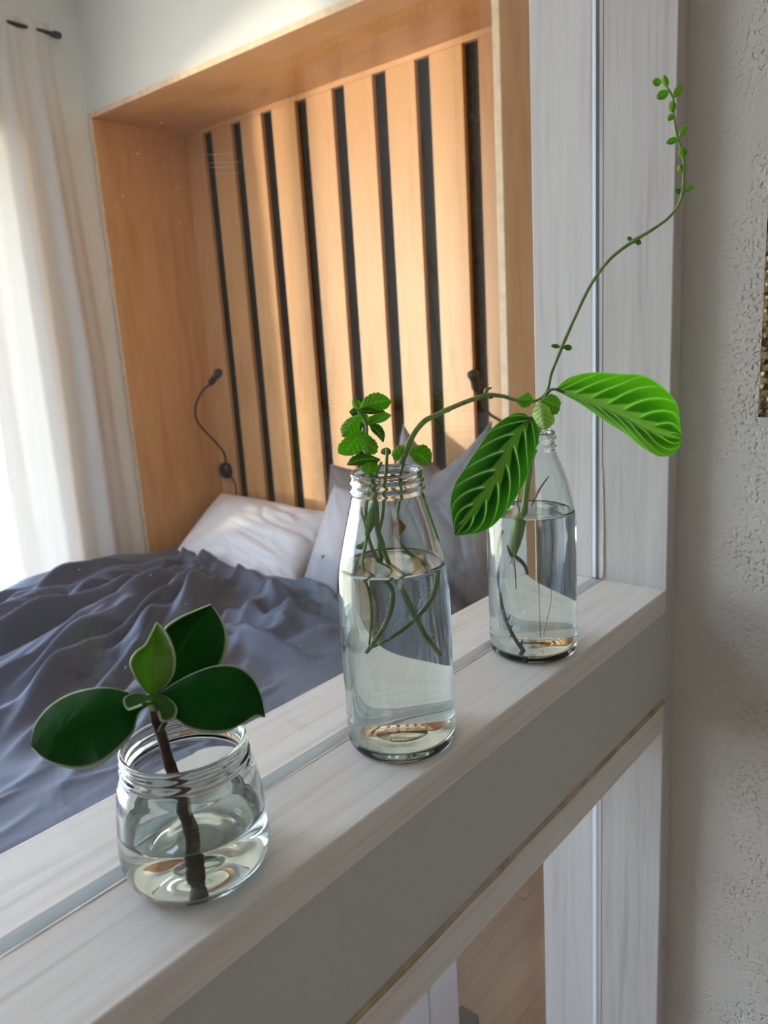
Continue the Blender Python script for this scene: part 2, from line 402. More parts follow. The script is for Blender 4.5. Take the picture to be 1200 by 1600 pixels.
obj('window_frame', bm_mesh(bm), 'wall', wn)
box('window_pane', WX - WT + .055, WX - WT + .061, OY0 + .05, OY1 - .05, OZ0 + .06, OZ1 - .05, 'pane', wn)
# end wall: panel above the niche, block right of it, outer shell behind
bm = bmesh.new()
add_box(bm, WX, NX1, NY0 + .002, 2.3, NZ + .0185, CEIL); add_box(bm, WX, -.06, NY1 + .03, 2.3, FLOOR, NZ + .018)
add_box(bm, NX1, -.06, NY1 + .03, 2.3, NZ + .018, CEIL)
o = obj('wall_end', bm_mesh(bm), 'wall'); tag(o, 'white wall above the plywood bed niche', 'wall', kind='structure')
o = box('wall_right', -.06, 3.1, YP + TB, 2.3, FLOOR, CEIL, 'plaster'); tag(o, 'rough white plaster wall right of the wooden post', 'wall', kind='structure')
o = box('wall_far', 3.0, 3.1, -2.3, YP + TB, FLOOR, CEIL, 'far'); tag(o, 'grey wall of the room behind the camera', 'wall', kind='structure')
o = box('wall_back', WX - WT, 3.0, -2.3, -2.2, FLOOR, CEIL, 'far'); tag(o, 'grey wall closing both rooms behind the camera', 'wall', kind='structure')

# -------- the glazed timber partition
HB, HC, HU, GR = .1577, .1233, .0245, .0055
Y0 = -1.4
pt_ = thing('window_2', (0, YP, 0), 'whitewashed timber partition with glass panes and a broad ledge', 'partition', kind='structure')
PX = tuple(pt_.location)
def prism(name, sec, y0, y1, mat, parent, bev=.0012):
    """extrude an x-z section along y"""
    bm = bmesh.new(); o_ = wpos(parent)
    a = [bm.verts.new((x - o_[0], y0 - o_[1], z - o_[2])) for x, z in sec]; b_ = [bm.verts.new((x - o_[0], y1 - o_[1], z - o_[2])) for x, z in sec]
    n_ = len(sec); bm.faces.new(a[::-1]); bm.faces.new(b_)
    for k in range(n_): bm.faces.new((a[k], a[(k+1) % n_], b_[(k+1) % n_], b_[k]))
    if bev: bmesh.ops.bevel(bm, geom=bm.edges[:], offset=bev, segments=2, affect='EDGES', profile=.5)
    return obj(name, bm_mesh(bm), mat, parent)
sec = [(-WB, -HU), (WF, -HU), (WF, 0), (GR, 0), (GR, -.010), (-GR, -.010), (-GR, 0), (-WB, 0)]
o = prism('sill_board', sec, Y0, YP, 'wash_y', pt_); o['label'] = 'whitewashed ledge board with worn front edge'
box('infill_panel', -WB + .002, WF - .0015, Y0, YP + .002, -HC, -HU, 'panel', pt_)['label'] = 'grey painted panel under the ledge'
o = tube('caulk_joint', [(WF - .002, Y0, -HC - .001), (WF - .0018, -.3, -HC - .0012), (WF - .0022, .2, -HC - .0008), (WF - .0018, YP, -HC - .001)], [.0032, .0036, .003, .0032], 'caulk', pt_, 60, 8, .35)
o['label'] = 'yellowed line of old caulk'
sec = [(-WB, -HB), (-GR, -HB), (-GR, -HB + .01), (GR, -HB + .01), (GR, -HB), (WF, -HB), (WF, -HC - .0015), (-WB, -HC - .0015)]
prism('rail_board', sec, Y0, YP, 'wash_y', pt_)
def zprism(name, sec, z0, z1, mat, parent, bev=.0012):
    bm = bmesh.new(); o_ = wpos(parent)
    a = [bm.verts.new((x - o_[0], y - o_[1], z0 - o_[2])) for x, y in sec]; b_ = [bm.verts.new((x - o_[0], y - o_[1], z1 - o_[2])) for x, y in sec]
    n_ = len(sec); bm.faces.new(a[::-1]); bm.faces.new(b_)
    for k in range(n_): bm.faces.new((a[k], a[(k+1) % n_], b_[(k+1) % n_], b_[k]))
    if bev: bmesh.ops.bevel(bm, geom=bm.edges[:], offset=bev, segments=2, affect='EDGES', profile=.5)
    return obj(name, bm_mesh(bm), mat, parent)
psec = [(-WB, YP), (-GR, YP), (-GR, YP + .010), (GR, YP + .010), (GR, YP), (WF, YP), (WF, YP + TB), (-WB, YP + TB)]
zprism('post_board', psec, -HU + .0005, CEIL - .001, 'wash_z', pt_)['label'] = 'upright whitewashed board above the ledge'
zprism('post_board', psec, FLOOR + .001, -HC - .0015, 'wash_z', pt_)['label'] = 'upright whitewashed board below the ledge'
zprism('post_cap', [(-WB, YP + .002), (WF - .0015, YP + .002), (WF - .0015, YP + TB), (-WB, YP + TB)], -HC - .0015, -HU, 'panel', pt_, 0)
# panes, standing in the sealed grooves
box('glass_pane', -.003, .003, Y0, YP - .0004, .0002, CEIL - .002, 'pane', pt_)
gp = [c for c in pt_.children if c.name.startswith('glass_pane')][0]
box('glass_pane', -.003, .003, Y0, YP - .0004, FLOOR + .02, -HB - .0002, 'pane', pt_)
for a, mat in (((-.0054, -.0018), 'edge_glint'), ((-.0017, .0018), 'edge_shade'), ((.0019, .0054), 'wash_z')):  # glass-edge glint and groove shade painted as pale and dark strips
    box('seal_and_glint_strip', a[0], a[1], YP - .0003, YP + .008, .0005, CEIL - .01, mat, pt_)
for a, mat in (((-.0054, -.0008), 'edge_glint'), ((-.0007, .0015), 'silicone'), ((.0016, .0054), 'wash_z')):  # lower post: painted glass-edge glint beside a real silicone strip
    box('seal_and_glint_strip', a[0], a[1], YP - .0003, YP + .008, FLOOR + .02, -HB - .0005, mat, pt_)
box('seal_and_glint_strip', -.0054, .0054, Y0, YP - .0008, -.008, -.0002, 'silicone', pt_)
tube('glue_line', [(GR + .0012, Y0, -.0016), (GR + .0012, 0, -.0018), (GR + .0008, .3, -.0014), (GR + .0006, YP - .002, -.0008)], [.0022, .0026, .0019, .0012], 'old_glue', pt_, 60, 8, .4)
tube('glue_line', [(GR + .001, YP - .0002, .002), (GR + .0015, YP - .0002, .06), (GR + .0006, YP - .0002, .12)], [.002, .0014, .0006], 'old_glue', pt_, 20, 8, .3)
# dust specks and scratches on the pane
rd = random.Random(11); bm = bmesh.new(); o_ = wpos(gp)
def speck(y, z, ry, rz, ang=0):
    v = []
    for k in range(6):
        a = 2 * math.pi * k / 6; dy, dz = ry * math.cos(a), rz * math.sin(a)
        v.append(bm.verts.new((.0032 - o_[0], y + dy*math.cos(ang) - dz*math.sin(ang) - o_[1], z + dy*math.sin(ang) + dz*math.cos(ang) - o_[2])))
    ap = bm.verts.new((.0034 - o_[0], y - o_[1], z - o_[2]))
    for k in range(6): bm.faces.new((v[k], v[(k+1) % 6], ap))
for px, py, s1, s2, an in [(384,567,.0011,.0004,1.2),(392,1090,.0004,.0002,.2),(470,1008,.0013,.0004,.9),(447,1042,.0011,.0004,1.1),(500,1057,.0009,.0006,.3),(412,1072,.0005,.0002,0),
        (216,240,.0005,.0005,0),(252,192,.0006,.0005,.3),(278,294,.0004,.0004,0),(214,240,.0005,.0004,0),(282,347,.0005,.0004,0),(192,306,.0004,.0004,.5),(171,277,.0003,.0003,0),
        (190,567,.0012,.0005,1.0),(196,1043,.001,.0004,1.2),(124,890,.0005,.0003,.4),(290,944,.0005,.0003,0),(505,870,.0022,.0009,.4),(503,868,.0008,.0004,.1)]:
    q = on(px, py, 0, .0033); speck(q[1], q[2], s1, s2, an)
for k in range(70):
    q = on(rd.uniform(10, 820), rd.uniform(120, 900), 0, .0033)
    if q[2] > .004: r_ = rd.uniform(.00016, .00034); speck(q[1], q[2], r_, r_ * rd.uniform(.5, 1.2), rd.uniform(0, 3))
for (xa, ya, xb, yb) in [(312,243,372,238),(320,255,385,252),(322,262,372,260),(330,272,380,270)]:
    a = on(xa, ya, 0, .0033); b_ = on(xb, yb, 0, .0033); mid = (a + b_) / 2; L = np.linalg.norm(b_ - a) / 2
    speck(mid[1], mid[2], L, .00009, math.atan2(b_[2]-a[2], b_[1]-a[1]))
o = obj('dust_specks', bm_mesh(bm), 'dust', gp); o['kind'] = 'stuff'; o['label'] = 'tiny white dust specks and scratches on the pane'

# =================================================================== BED NICHE
ni = thing('bed_niche', ((NX0 + NX1) / 2, NY0, FLOOR), 'orange birch plywood bed niche with eight dark vertical slots', 'bed niche')
T_ = .018
box('side_panel', NX0, NX0 + T_, NY0, NY1, FLOOR, NZ - .0005, 'ply_z', ni)['label'] = 'left plywood side panel in shade'
box('side_panel', NX1 - T_, NX1, NY0, NY1, FLOOR, NZ - .0005, 'ply_z', ni)['label'] = 'right plywood side panel next to the post'
box('top_panel', NX0, NX1, NY0, NY1, NZ, NZ + T_, 'ply_x', ni)
for x0, x1, nm in ((NX0, NX0 + T_, 'front_edge'), (NX1 - T_, NX1, 'front_edge')):
    box(nm, x0 - .0003, x1 + .0003, NY0 - .0050, NY0 - .0002, FLOOR, NZ + T_, 'ply_edge', ni)
box('front_edge', NX0 + T_ + .001, NX1 - T_ - .001, NY0 - .0050, NY0 - .0002, NZ - .0003, NZ + T_, 'ply_edge', ni)
SL = [-2.262, -2.088, -1.9135, -1.735, -1.555, -1.3745, -1.2015, -1.0255]; HWS = .028
xb = [NX0 + T_ + .001]
for s_ in SL: xb += [s_ - HWS, s_ + HWS]
xb.append(NX1 - T_ - .001)
for k in range(0, len(xb), 2):
    box('slat', xb[k], xb[k+1], 2.10 - .0, 2.118, FLOOR + .3, NZ - .019, 'ply_z', ni, bev=.001, segs=1)
box('head_rail', NX0 + T_ + .001, NX1 - T_ - .001, 2.1, 2.118, NZ - .0185, NZ - .0005, 'ply_x', ni)
box('slot_backing', NX0, NX1, NY1 + .024, NY1 + .029, FLOOR, NZ, 'slot', ni)['label'] = 'dark backing seen through the slots'

# bed base and mattress
BX0, BX1, BY0, BY1 = -2.36, -.80, .06, 2.09
bd = thing('bed', ((BX0 + BX1) / 2, (BY0 + BY1) / 2, FLOOR), 'plywood bed base under the grey bedding', 'bed')
box('base', BX0 + .03, BX1 - .02, BY0 + .02, BY1, FLOOR + .06, FLOOR + .26, 'ply_x', bd, bev=.004)
for x in (BX0 + .06, BX1 - .12):
    for y in (BY0 + .06, BY1 - .12): box('leg', x, x + .06, y, y + .06, FLOOR, FLOOR + .06, 'ply_z', bd)
o = box('mattress', BX0, BX1, BY0, BY1, FLOOR + .2605, -.68, 'sheet', bev=.04, segs=3); tag(o, 'thick mattress in a pale sheet under the grey duvet', 'mattress')

# =================================================================== DUVET
FOLDS = []
_rf = random.Random(23)
def flow(x, y):
    d = np.array([x + 2.16, y - 1.86]); d /= np.linalg.norm(d) + 1e-6
    d = d * .8 + np.array([.12, -1.0]) * .45
    return d / np.linalg.norm(d)
for k in range(96):                                     # long soft creases that fan out from the pillow corner along the bed
    r_ = _rf.uniform(.30, 1.35); a_ = _rf.uniform(-.05, 1.0)
    x, y = -2.14 + r_ * math.sin(a_), 1.78 - r_ * math.cos(a_)
    calm = 1 - .45 * min(1, max(0, ((x + 1.75) * .7 + (1.0 - y)) / .5))
    calm *= 1 - .5 * min(1, max(0, (-2.0 - x) / .2))
    d = flow(x, y); an = math.atan2(d[1], d[0]) + _rf.uniform(-.16, .16)
    FOLDS.append((x, y, an, _rf.uniform(.14, .42), _rf.uniform(.015, .034), _rf.uniform(.020, .054) * calm, _rf.uniform(-.35, .35), _rf.uniform(-.5, .8)))
for k in range(34):                                     # short creases of the crumpled heap by the standing pillow
    x, y = _rf.gauss(-1.33, .16), _rf.gauss(1.55, .13)
    FOLDS.append((x, y, _rf.uniform(-.4, 1.5), _rf.uniform(.07, .18), _rf.uniform(.014, .030), _rf.uniform(.016, .042), _rf.uniform(-1.5, 1.5), _rf.uniform(-.6, .6)))
for k in range(10):
    x, y = _rf.uniform(-2.1, -1.5), _rf.uniform(1.52, 1.70)
    FOLDS.append((x, y, _rf.uniform(-.35, .25), _rf.uniform(.10, .22), _rf.uniform(.016, .030), _rf.uniform(.008, .020), _rf.uniform(-1, 1), _rf.uniform(-.6, .6)))
for k in range(16):
    x, y = _rf.uniform(-1.3, -.80), _rf.uniform(.35, 1.2)
    FOLDS.append((x, y, _rf.uniform(-1.9, -.9), _rf.uniform(.08, .2), _rf.uniform(.008, .016), _rf.uniform(.003, .008), _rf.uniform(-1, 1), 0))
def duvet_height(X, Y):
    h = -.585 + 0 * X
    h += .092 * np.exp(-((X + 2.30) / .24)**2) * sstep(.75, 1.2, Y) * (1 - .35 * sstep(1.45, 1.68, Y))      # bulge along the window side
    h += .040 * np.exp(-((X + 1.9) / .4)**2 - ((Y - 1.1) / .45)**2)
    h += .045 * np.exp(-((X + 1.33) / .26)**2 - ((Y - 1.56) / .22)**2)
    wx = .035 * (fbm(X * 3 + 9, Y * 3, 3, 3) - .5); wy = .035 * (fbm(X * 3, Y * 3 + 7, 5, 3) - .5)
    Xw, Yw = X + wx, Y + wy
    for (x, y, an, L_, w_, a_, cv, asy) in FOLDS:
        ca, sa = math.cos(an), math.sin(an)
        u = (Xw - x) * ca + (Yw - y) * sa; v = -(Xw - x) * sa + (Yw - y) * ca - cv * u * u
        tap = np.clip(1 - (u / L_)**2, 0, 1)**1.2
        ww = w_ * (1 + .35 * np.sign(v) * asy)
        q = np.exp(-np.abs(v / ww)**1.5) - .35 * np.exp(-((v - 2.1 * w_ * (1 if asy > 0 else -1)) / (1.3 * w_))**2)
        h += a_ * tap * q
    h += .05 * np.exp(-((Y - 1.68 - .03 * np.sin(X * 6)) / .06)**2) * sstep(-2.25, -1.95, X) * (1 - sstep(-1.5, -1.3, X))
    h += .004 * (np.abs(fbm(X * 11, Y * 6, 60, 3) * 2 - 1)) + .012 * (fbm(X * 5, Y * 5, 70, 2) - .5)
    e = sstep(-.90, -.70, X + .03 * np.sin(Y * 7)); h -= .30 * e**1.6
    h -= .10 * sstep(1.74, 1.86, Y)
    h += .19 * np.exp(-((X + 1.02) / .17)**2 - ((Y - 1.70) / .10)**2)
    h -= .04 * sstep(-2.31, -2.368, X)
    return h
nx, ny = 330, 380
xs = np.linspace(-2.368, -.665, nx); ys = np.linspace(.02, 1.84, ny)
X, Y = np.meshgrid(xs, ys, indexing='ij'); Z = duvet_height(X, Y)
V = np.stack([X, Y, Z], -1).reshape(-1, 3)
org = np.array([-1.55, .95, -.60])
idx = np.arange(nx * ny).reshape(nx, ny)
Q = np.stack([idx[:-1, :-1], idx[1:, :-1], idx[1:, 1:], idx[:-1, 1:]], -1).reshape(-1, 4)
me = bpy.data.meshes.new('duvet'); me.from_pydata((V - org).tolist(), [], Q.tolist()); me.update()
o = obj('duvet', me, 'duvet', smooth=True); o.location = org
md = o.modifiers.new('thick', 'SOLIDIFY'); md.thickness = .012; md.offset = -1
tag(o, 'rumpled dark grey duvet spread over the bed', 'duvet')

# =================================================================== PILLOWS
def pillow(name, center, ax_u, ax_v, w_, h_, th_, mat, label, seed, sag=0.0, pinch=.06, wr=.010, squash=0.0):
    n_ = 72; u = np.linspace(-1, 1, n_); U, Vv = np.meshgrid(u, u, indexing='ij')
    ax_u = np.array(ax_u, float); ax_u /= np.linalg.norm(ax_u); ax_v = np.array(ax_v, float); ax_v -= ax_u * ax_v.dot(ax_u); ax_v /= np.linalg.norm(ax_v)
    ax_n = np.cross(ax_u, ax_v)
    x = w_/2 * U * (1 - pinch * (1 - Vv**2)); y = h_/2 * Vv * (1 - pinch * (1 - U**2))
    if sag: y = y - sag * np.clip(Vv, 0, 1)**1.5 * (1 - np.abs(U)**1.3) 
    if squash: x = x * (1 - squash * (Vv + 1) / 2)
    prof = ((1 - np.abs(U)**2.6) * (1 - np.abs(Vv)**2.6)).clip(0) ** .55
    # wrinkles radiating from the corners plus random creases
    wv = 0
    for su in (-1, 1):
        for sv in (-1, 1):
            a = np.arctan2(Vv - sv * 1.02, U - su * 1.02); rr = np.hypot(U - su, Vv - sv)
            wv = wv + np.sin(a * 17 + seed + su * 2 + sv) * np.exp(-rr * 1.5)
    cre = np.abs(fbm(U * 1.1 + Vv * .5 + seed, Vv * 1.9 + U * .4 + seed * 2, seed, 3) * 2 - 1); cre = 1 - (1 - cre) * sstep(-.9, .3, U)
    tz = th_/2 * prof * (1 + 0) + wr * prof**.5 * (.35 * wv - 1.5 * (1 - cre)**4)
    P0 = np.array(center, float)
    top = x[..., None]*ax_u + y[..., None]*ax_v + tz[..., None]*ax_n
    bot = x[..., None]*ax_u + y[..., None]*ax_v - (th_/2*prof)[..., None]*ax_n
    Vt = np.r_[top.reshape(-1, 3), bot.reshape(-1, 3)]; off = n_ * n_
    I = np.arange(off).reshape(n_, n_)
    q = np.stack([I[:-1, :-1], I[1:, :-1], I[1:, 1:], I[:-1, 1:]], -1).reshape(-1, 4)
    F_ = q.tolist() + (q[:, ::-1] + off).tolist()
    me = bpy.data.meshes.new(name); me.from_pydata(Vt.tolist(), [], F_)
    bm = bmesh.new(); bm.from_mesh(me); bmesh.ops.remove_doubles(bm, verts=bm.verts, dist=.0005); bmesh.ops.recalc_face_normals(bm, faces=bm.faces); bm.to_mesh(me); bm.free()
    o = obj(name, me, mat, smooth=True); o.location = P0
    tag(o, label, 'pillow', 'pillows at the head of the bed'); return o
pillow('pillow', (-1.985, 1.895, -.495), (1, .06, -.05), (.05, .74, .55), .70, .42, .21, 'pillow_light', 'light grey pillow lying in the left corner of the niche', 3, wr=.014)
pillow('pillow', (-1.295, 1.765, -.432), (1, .10, .02), (.06, .30, .95), .54, .48, .16, 'pillow_lilac', 'lilac grey pillow standing upright left behind the middle bottle', 5, wr=.010, squash=.52)
pillow('pillow', (-1.475, 1.985, -.43), (1, .05, -.03), (0, .15, .98), .34, .50, .12, 'pillow_dark', 'dark grey pillow mostly hidden behind the upright lilac one', 8)
pillow('pillow', (-1.085, 1.93, -.33), (1, .04, .05), (.02, .24, .95), .50, .66, .20, 'pillow_mid', 'tall grey pillow with two pointed corners below the lamp', 11, sag=.14, wr=.012, squash=.32)

# =================================================================== READING LAMPS
def reading_lamp(base, necks, head_end, cord, label):
    t = thing('reading_lamp', base, label, 'lamp', 'gooseneck reading lamps')
    bm = bmesh.new()
    bmesh.ops.create_cone(bm, cap_ends=True, segments=32, radius1=.036, radius2=.033, depth=.022, matrix=Matrix.Rotation(math.pi/2, 4, 'X'))
    bmesh.ops.bevel(bm, geom=[e for e in bm.edges if len(e.link_faces) == 2 and max(len(f.verts) for f in e.link_faces) > 4], offset=.003, segments=2, affect='EDGES')
    bs = obj('base', bm_mesh(bm), 'black', t, True)
    bm = bmesh.new(); bmesh.ops.create_cone(bm, cap_ends=True, segments=16, radius1=.006, radius2=.005, depth=.008, matrix=Matrix.Translation((.012, -.014, -.01)) @ Matrix.Rotation(math.pi/2, 4, 'X'))
    obj('switch', bm_mesh(bm), 'black_rubber', bs, True)
    tube('gooseneck', necks, .0046, 'black', t, 60, 10)
    a = np.array(necks[-1]); b_ = np.array(head_end); d = b_ - a
    tube('lamp_head', [a - d*.08, a, a + d*.12, a + d*.55, b_ - d*.02, b_], [.0055, .009, .0125, .0125, .0135, .012], 'black', t, 30, 16)
    if cord: tube('cord', cord, .0028, 'black_rubber', t, 30, 6)
    return t
Lb = on(352, 735, 1, 2.086)
nk = [on(353, 722, 1, 2.075), on(350, 708, 1, 2.05), on(338, 692, 1, 2.02), on(318, 671, 1, 1.985), on(307, 655, 1, 1.97), on(305, 640, 1, 1.96), on(310, 622, 1, 1.95), on(320, 607, 1, 1.94), on(328, 600, 1, 1.935)]
reading_lamp(Lb, nk, on(343, 580, 1, 1.92), [on(362, 745, 1, 2.092), on(368, 758, 1, 2.095), on(369, 775, 1, 2.096), on(369, 800, 1, 2.096)], 'black gooseneck reading lamp on the shaded left slat')
Lb = np.array([-.86, 2.086, -.075])
nk = [Lb + (0, -.012, .01), on(790, 663, 1, 2.05), on(778, 655, 1, 2.02), on(765, 647, 1, 1.99), on(756, 636, 1, 1.97), on(750, 622, 1, 1.95), on(745, 610, 1, 1.94)]
reading_lamp(Lb, nk, on(738, 580, 1, 1.92), None, 'black gooseneck reading lamp at the right behind the patterned leaf')

# =================================================================== CURTAIN
cu = thing('curtain', (-2.36, 1.4, -1.08), 'sheer white curtain hanging left of the plywood niche', 'curtain')
def curtain_mesh(z0, z1, nz, d=0.0):
    nu = 150; V = []; F_ = []
    for j in range(nz):
        z = z0 + (z1 - z0) * j / (nz - 1); f = max(0, (1.35 - z) / 2.4)
        for i_ in range(nu):
            u = i_ / (nu - 1)
            yl = 1.25 - .14 * max(0, f); yr = 1.578 + .045 * min(1, f * 2.2) + .025 * f
            y = yl + (yr - yl) * u
            amp = .007 + .012 * min(1, f * 2)
            x = -2.400 + amp * math.sin(u * 17.0 + .8 * f + .5 * math.sin(u * 9)) + .35 * amp * math.sin(u * 41 + 1.3) 
            V.append((x + d + 2.36, y - 1.4, z + 1.08))
    for j in range(nz - 1):
        for i_ in range(nu - 1):
            a = j * nu + i_; F_.append((a, a + 1, a + nu + 1, a + nu))
    me = bpy.data.meshes.new('curtain'); me.from_pydata(V, [], F_); me.update(); return me
obj('fabric', curtain_mesh(-1.07, 1.386, 60), 'curtain', cu, True)
obj('hem_band', curtain_mesh(1.285, 1.385, 6, .0025), 'curtain', cu, True)['label'] = 'doubled hem band at the top of the curtain'
cr = thing('curtain_rod', (-2.40, 1.0, 1.35), 'thin black curtain rod ending beside the wall corner', 'curtain rod')
tube('rod', [(-2.400, -.55, 1.357), (-2.400, 1.588, 1.357)], .007, 'black', cr, 4, 12)
tube('finial', [(-2.400, 1.586, 1.357), (-2.400, 1.594, 1.357), (-2.400, 1.614, 1.357)], [.010, .012, .010], 'black', cr, 10, 14)
tube('bracket', [(-2.400, 1.586, 1.357), (-2.415, 1.586, 1.357), (-2.4305, 1.586, 1.357)], .006, 'black', cr, 8, 10)

# =================================================================== BELOW: pale storage box and wooden block behind the lower pane
BXF = -.40; _a = on(716, 1545, 0, BXF); _b = on(672, 1580, 0, BXF)
bx = thing('storage_box', (BXF - .08, _a[1] - .3, FLOOR), 'pale lilac storage box seen through the lower pane', 'box')
ye, ys_ = _a[1], _b[1]
for nm, a in (('side', (BXF - .17, BXF - .158, ye - .6, ye)), ('side', (BXF - .012, BXF, ye - .6, ys_ - .002)), ('side', (BXF - .012, BXF, ys_ + .002, ye)), ('end', (BXF - .157, BXF - .013, ye - .6, ye - .588)), ('end', (BXF - .157, BXF - .013, ye - .012, ye))):
    box(nm, *a, FLOOR + .002, FLOOR + .34, 'box_white', bx, bev=.002, segs=1)
box('bottom', BXF - .157, BXF - .013, ye - .587, ye - .013, FLOOR + .002, FLOOR + .012, 'box_white', bx)
_c = on(730, 1592, 2, FLOOR + .02)
ob = box('wooden_block', _c[0] - .025, _c[0] + .02, _c[1] - .04, _c[1] + .015, FLOOR, FLOOR + .03, 'dark_wood', None, bev=.004)
tag(ob, 'dark brown wooden block on the plank floor by the pale box', 'block')

# =================================================================== PICTURE FRAME on the plaster wall
FX0, FX1, FZ0, FZ1 = .1516, .42, .1760, .62; FYB = YP + TB
pf = thing('picture_frame', ((FX0 + FX1) / 2, FYB, FZ0), 'ornate gilt picture frame cut off at the right edge', 'picture frame')
def bar(x0, x1, z0, z1):
    bm = bmesh.new(); add_box(bm, x0, x1, FYB - .016, FYB, z0, z1, tuple(pf.location))
    L = max(x1 - x0, z1 - z0); n_ = int(L / .011); rr = random.Random(int(x0 * 1e4) + int(z0 * 1e3))
    for k in range(n_):
        f = (k + .5) / n_
        for s_ in (.3, .72):
            cx = x0 + (x1 - x0) * (f if x1 - x0 > z1 - z0 else s_); cz = z0 + (z1 - z0) * (f if z1 - z0 >= x1 - x0 else s_)
            bmesh.ops.create_icosphere(bm, subdivisions=1, radius=.0036 * rr.uniform(.75, 1.2), matrix=Matrix.Translation(Vector((cx, FYB - .016, cz)) - pf.location) @ Matrix.Diagonal((1, 1.0, 1, 1)))
    return obj('frame_bar', bm_mesh(bm), 'gilt', pf)
bar(FX0, FX0 + .013, FZ0, FZ1); bar(FX1 - .013, FX1, FZ0, FZ1); bar(FX0 + .013, FX1 - .013, FZ0, FZ0 + .013); bar(FX0 + .013, FX1 - .013, FZ1 - .013, FZ1)
box('mat_board', FX0 + .012, FX1 - .012, FYB - .008, FYB - .002, FZ0 + .012, FZ1 - .012, 'mat_board', pf)

# =================================================================== GLASS VESSELS
def vessel(name, loc, outer, inner, level, label, cat, seg=80, nfine=(150, 110)):
    t = thing(name, loc, label, cat)
    po = smooth_prof(outer, nfine[0]); pi_ = smooth_prof(inner, nfine[1])        # both run from the base axis up
    prof = po + pi_[::-1]
    me = lathe_mesh(prof, seg); obj('glass_body', me, 'glass', t, True)
    # water body: slightly sunk into the glass, with a small meniscus
    wi = [(max(0, r + (.0003 if r > 1e-5 else 0)), z - (.0003 if r < inner[1][0] * .9 else 0)) for r, z in pi_ if z < level]
    wi[0] = (0, wi[0][1])
    rt = wi[-1][0]
    top = [(rt, level + .0012), (rt - .0008, level + .0004), (rt - .003, level), (rt * .5, level), (0, level)]
    me = lathe_mesh(wi + top, seg); o = obj('water', me, 'water', t, True)
    return t
JX, JY, MX, MY, BX, BY = .0311, .2014, .0367, .3670, .0361, .5477
jar = vessel('glass_jar', (JX, JY, .0002),
    [(0, .0030), (.014, .0024), (.022, .0010), (.0262, .0), (.0305, .0012), (.0348, .0050), (.0374, .0105), (.0386, .0180), (.0384, .0270), (.0374, .0380), (.0362, .0480), (.0352, .0540),
     (.0340, .0578), (.0325, .0600), (.0314, .0612), (.0318, .0622), (.0328, .0632), (.0330, .0645), (.0322, .0655), (.0313, .0664), (.0318, .0674), (.0324, .0684), (.0322, .0694), (.0313, .0702), (.0316, .0714), (.0321, .0724), (.0318, .0736), (.0307, .0741)],
    [(0, .0085), (.010, .0078), (.018, .0056), (.0255, .0048), (.0305, .0062), (.0338, .0100), (.0354, .0165), (.0357, .0250), (.0350, .0370), (.0338, .0480), (.0328, .0535), (.0312, .0575), (.0296, .0610), (.0291, .0660), (.0291, .0710), (.0297, .0735)],
    .0320, 'short clear glass jar holding the thick leaved cutting', 'jar')
mid_o = [(0, .0045), (.018, .0040), (.026, .0012), (.0300, .0), (.0336, .0010), (.0358, .0040), (.0365, .0090), (.0366, .0300), (.0369, .0700), (.0368, .1000), (.0364, .1120), (.0349, .1240), (.0318, .1380), (.0282, .1520), (.0252, .1630), (.0235, .1695), (.0228, .1722),
         (.0236, .1733), (.0243, .1742), (.0243, .1752), (.0234, .1762), (.0226, .1772), (.0232, .1784), (.0240, .1794), (.0240, .1804), (.0231, .1814), (.0227, .1826), (.0231, .1842), (.0232, .1858), (.0224, .1866)]
mid_i = [(0, .0085), (.012, .0080), (.022, .0062), (.0290, .0060), (.0326, .0082), (.0341, .0130), (.0344, .0300), (.0347, .0700), (.0346, .1000), (.0341, .1120), (.0327, .1235), (.0297, .1375), (.0262, .1515), (.0232, .1625), (.0214, .1700), (.0206, .1760), (.0205, .1840), (.0212, .1863)]
mid = vessel('wide_mouth_bottle', (MX, MY, .0002), mid_o, mid_i, .1250, 'clear wide mouth bottle holding mint sprigs, between jar and slim necked bottle', 'bottle', nfine=(190, 120))
rt_o = [(0, .0045), (.018, .0040), (.026, .0012), (.0300, .0), (.0336, .0010), (.0358, .0040), (.0365, .0090), (.0366, .0300), (.0369, .0700), (.0368, .1000), (.0366, .1120), (.0354, .1230), (.0327, .1360), (.0292, .1490), (.0252, .1600), (.0218, .1680), (.0204, .1726),
        (.0208, .1740), (.0214, .1748), (.0214, .1756), (.0206, .1766), (.0200, .1780), (.0202, .1800), (.0212, .1812), (.0214, .1826), (.0208, .1838), (.0202, .1848), (.0206, .1860), (.0203, .1868), (.0196, .1872)]
rt_i = [(0, .0085), (.012, .0080), (.022, .0062), (.0290, .0060), (.0326, .0082), (.0341, .0130), (.0344, .0300), (.0347, .0700), (.0346, .1000), (.0343, .1115), (.0332, .1225), (.0305, .1355), (.0270, .1485), (.0230, .1595), (.0196, .1675), (.0180, .1730), (.0176, .1800), (.0180, .1850), (.0187, .1868)]
rbt = vessel('slim_neck_bottle', (BX, BY, .0002), rt_o, rt_i, .1220, 'clear slim necked bottle holding the striped leaf cutting beside the post', 'bottle', nfine=(190, 120))
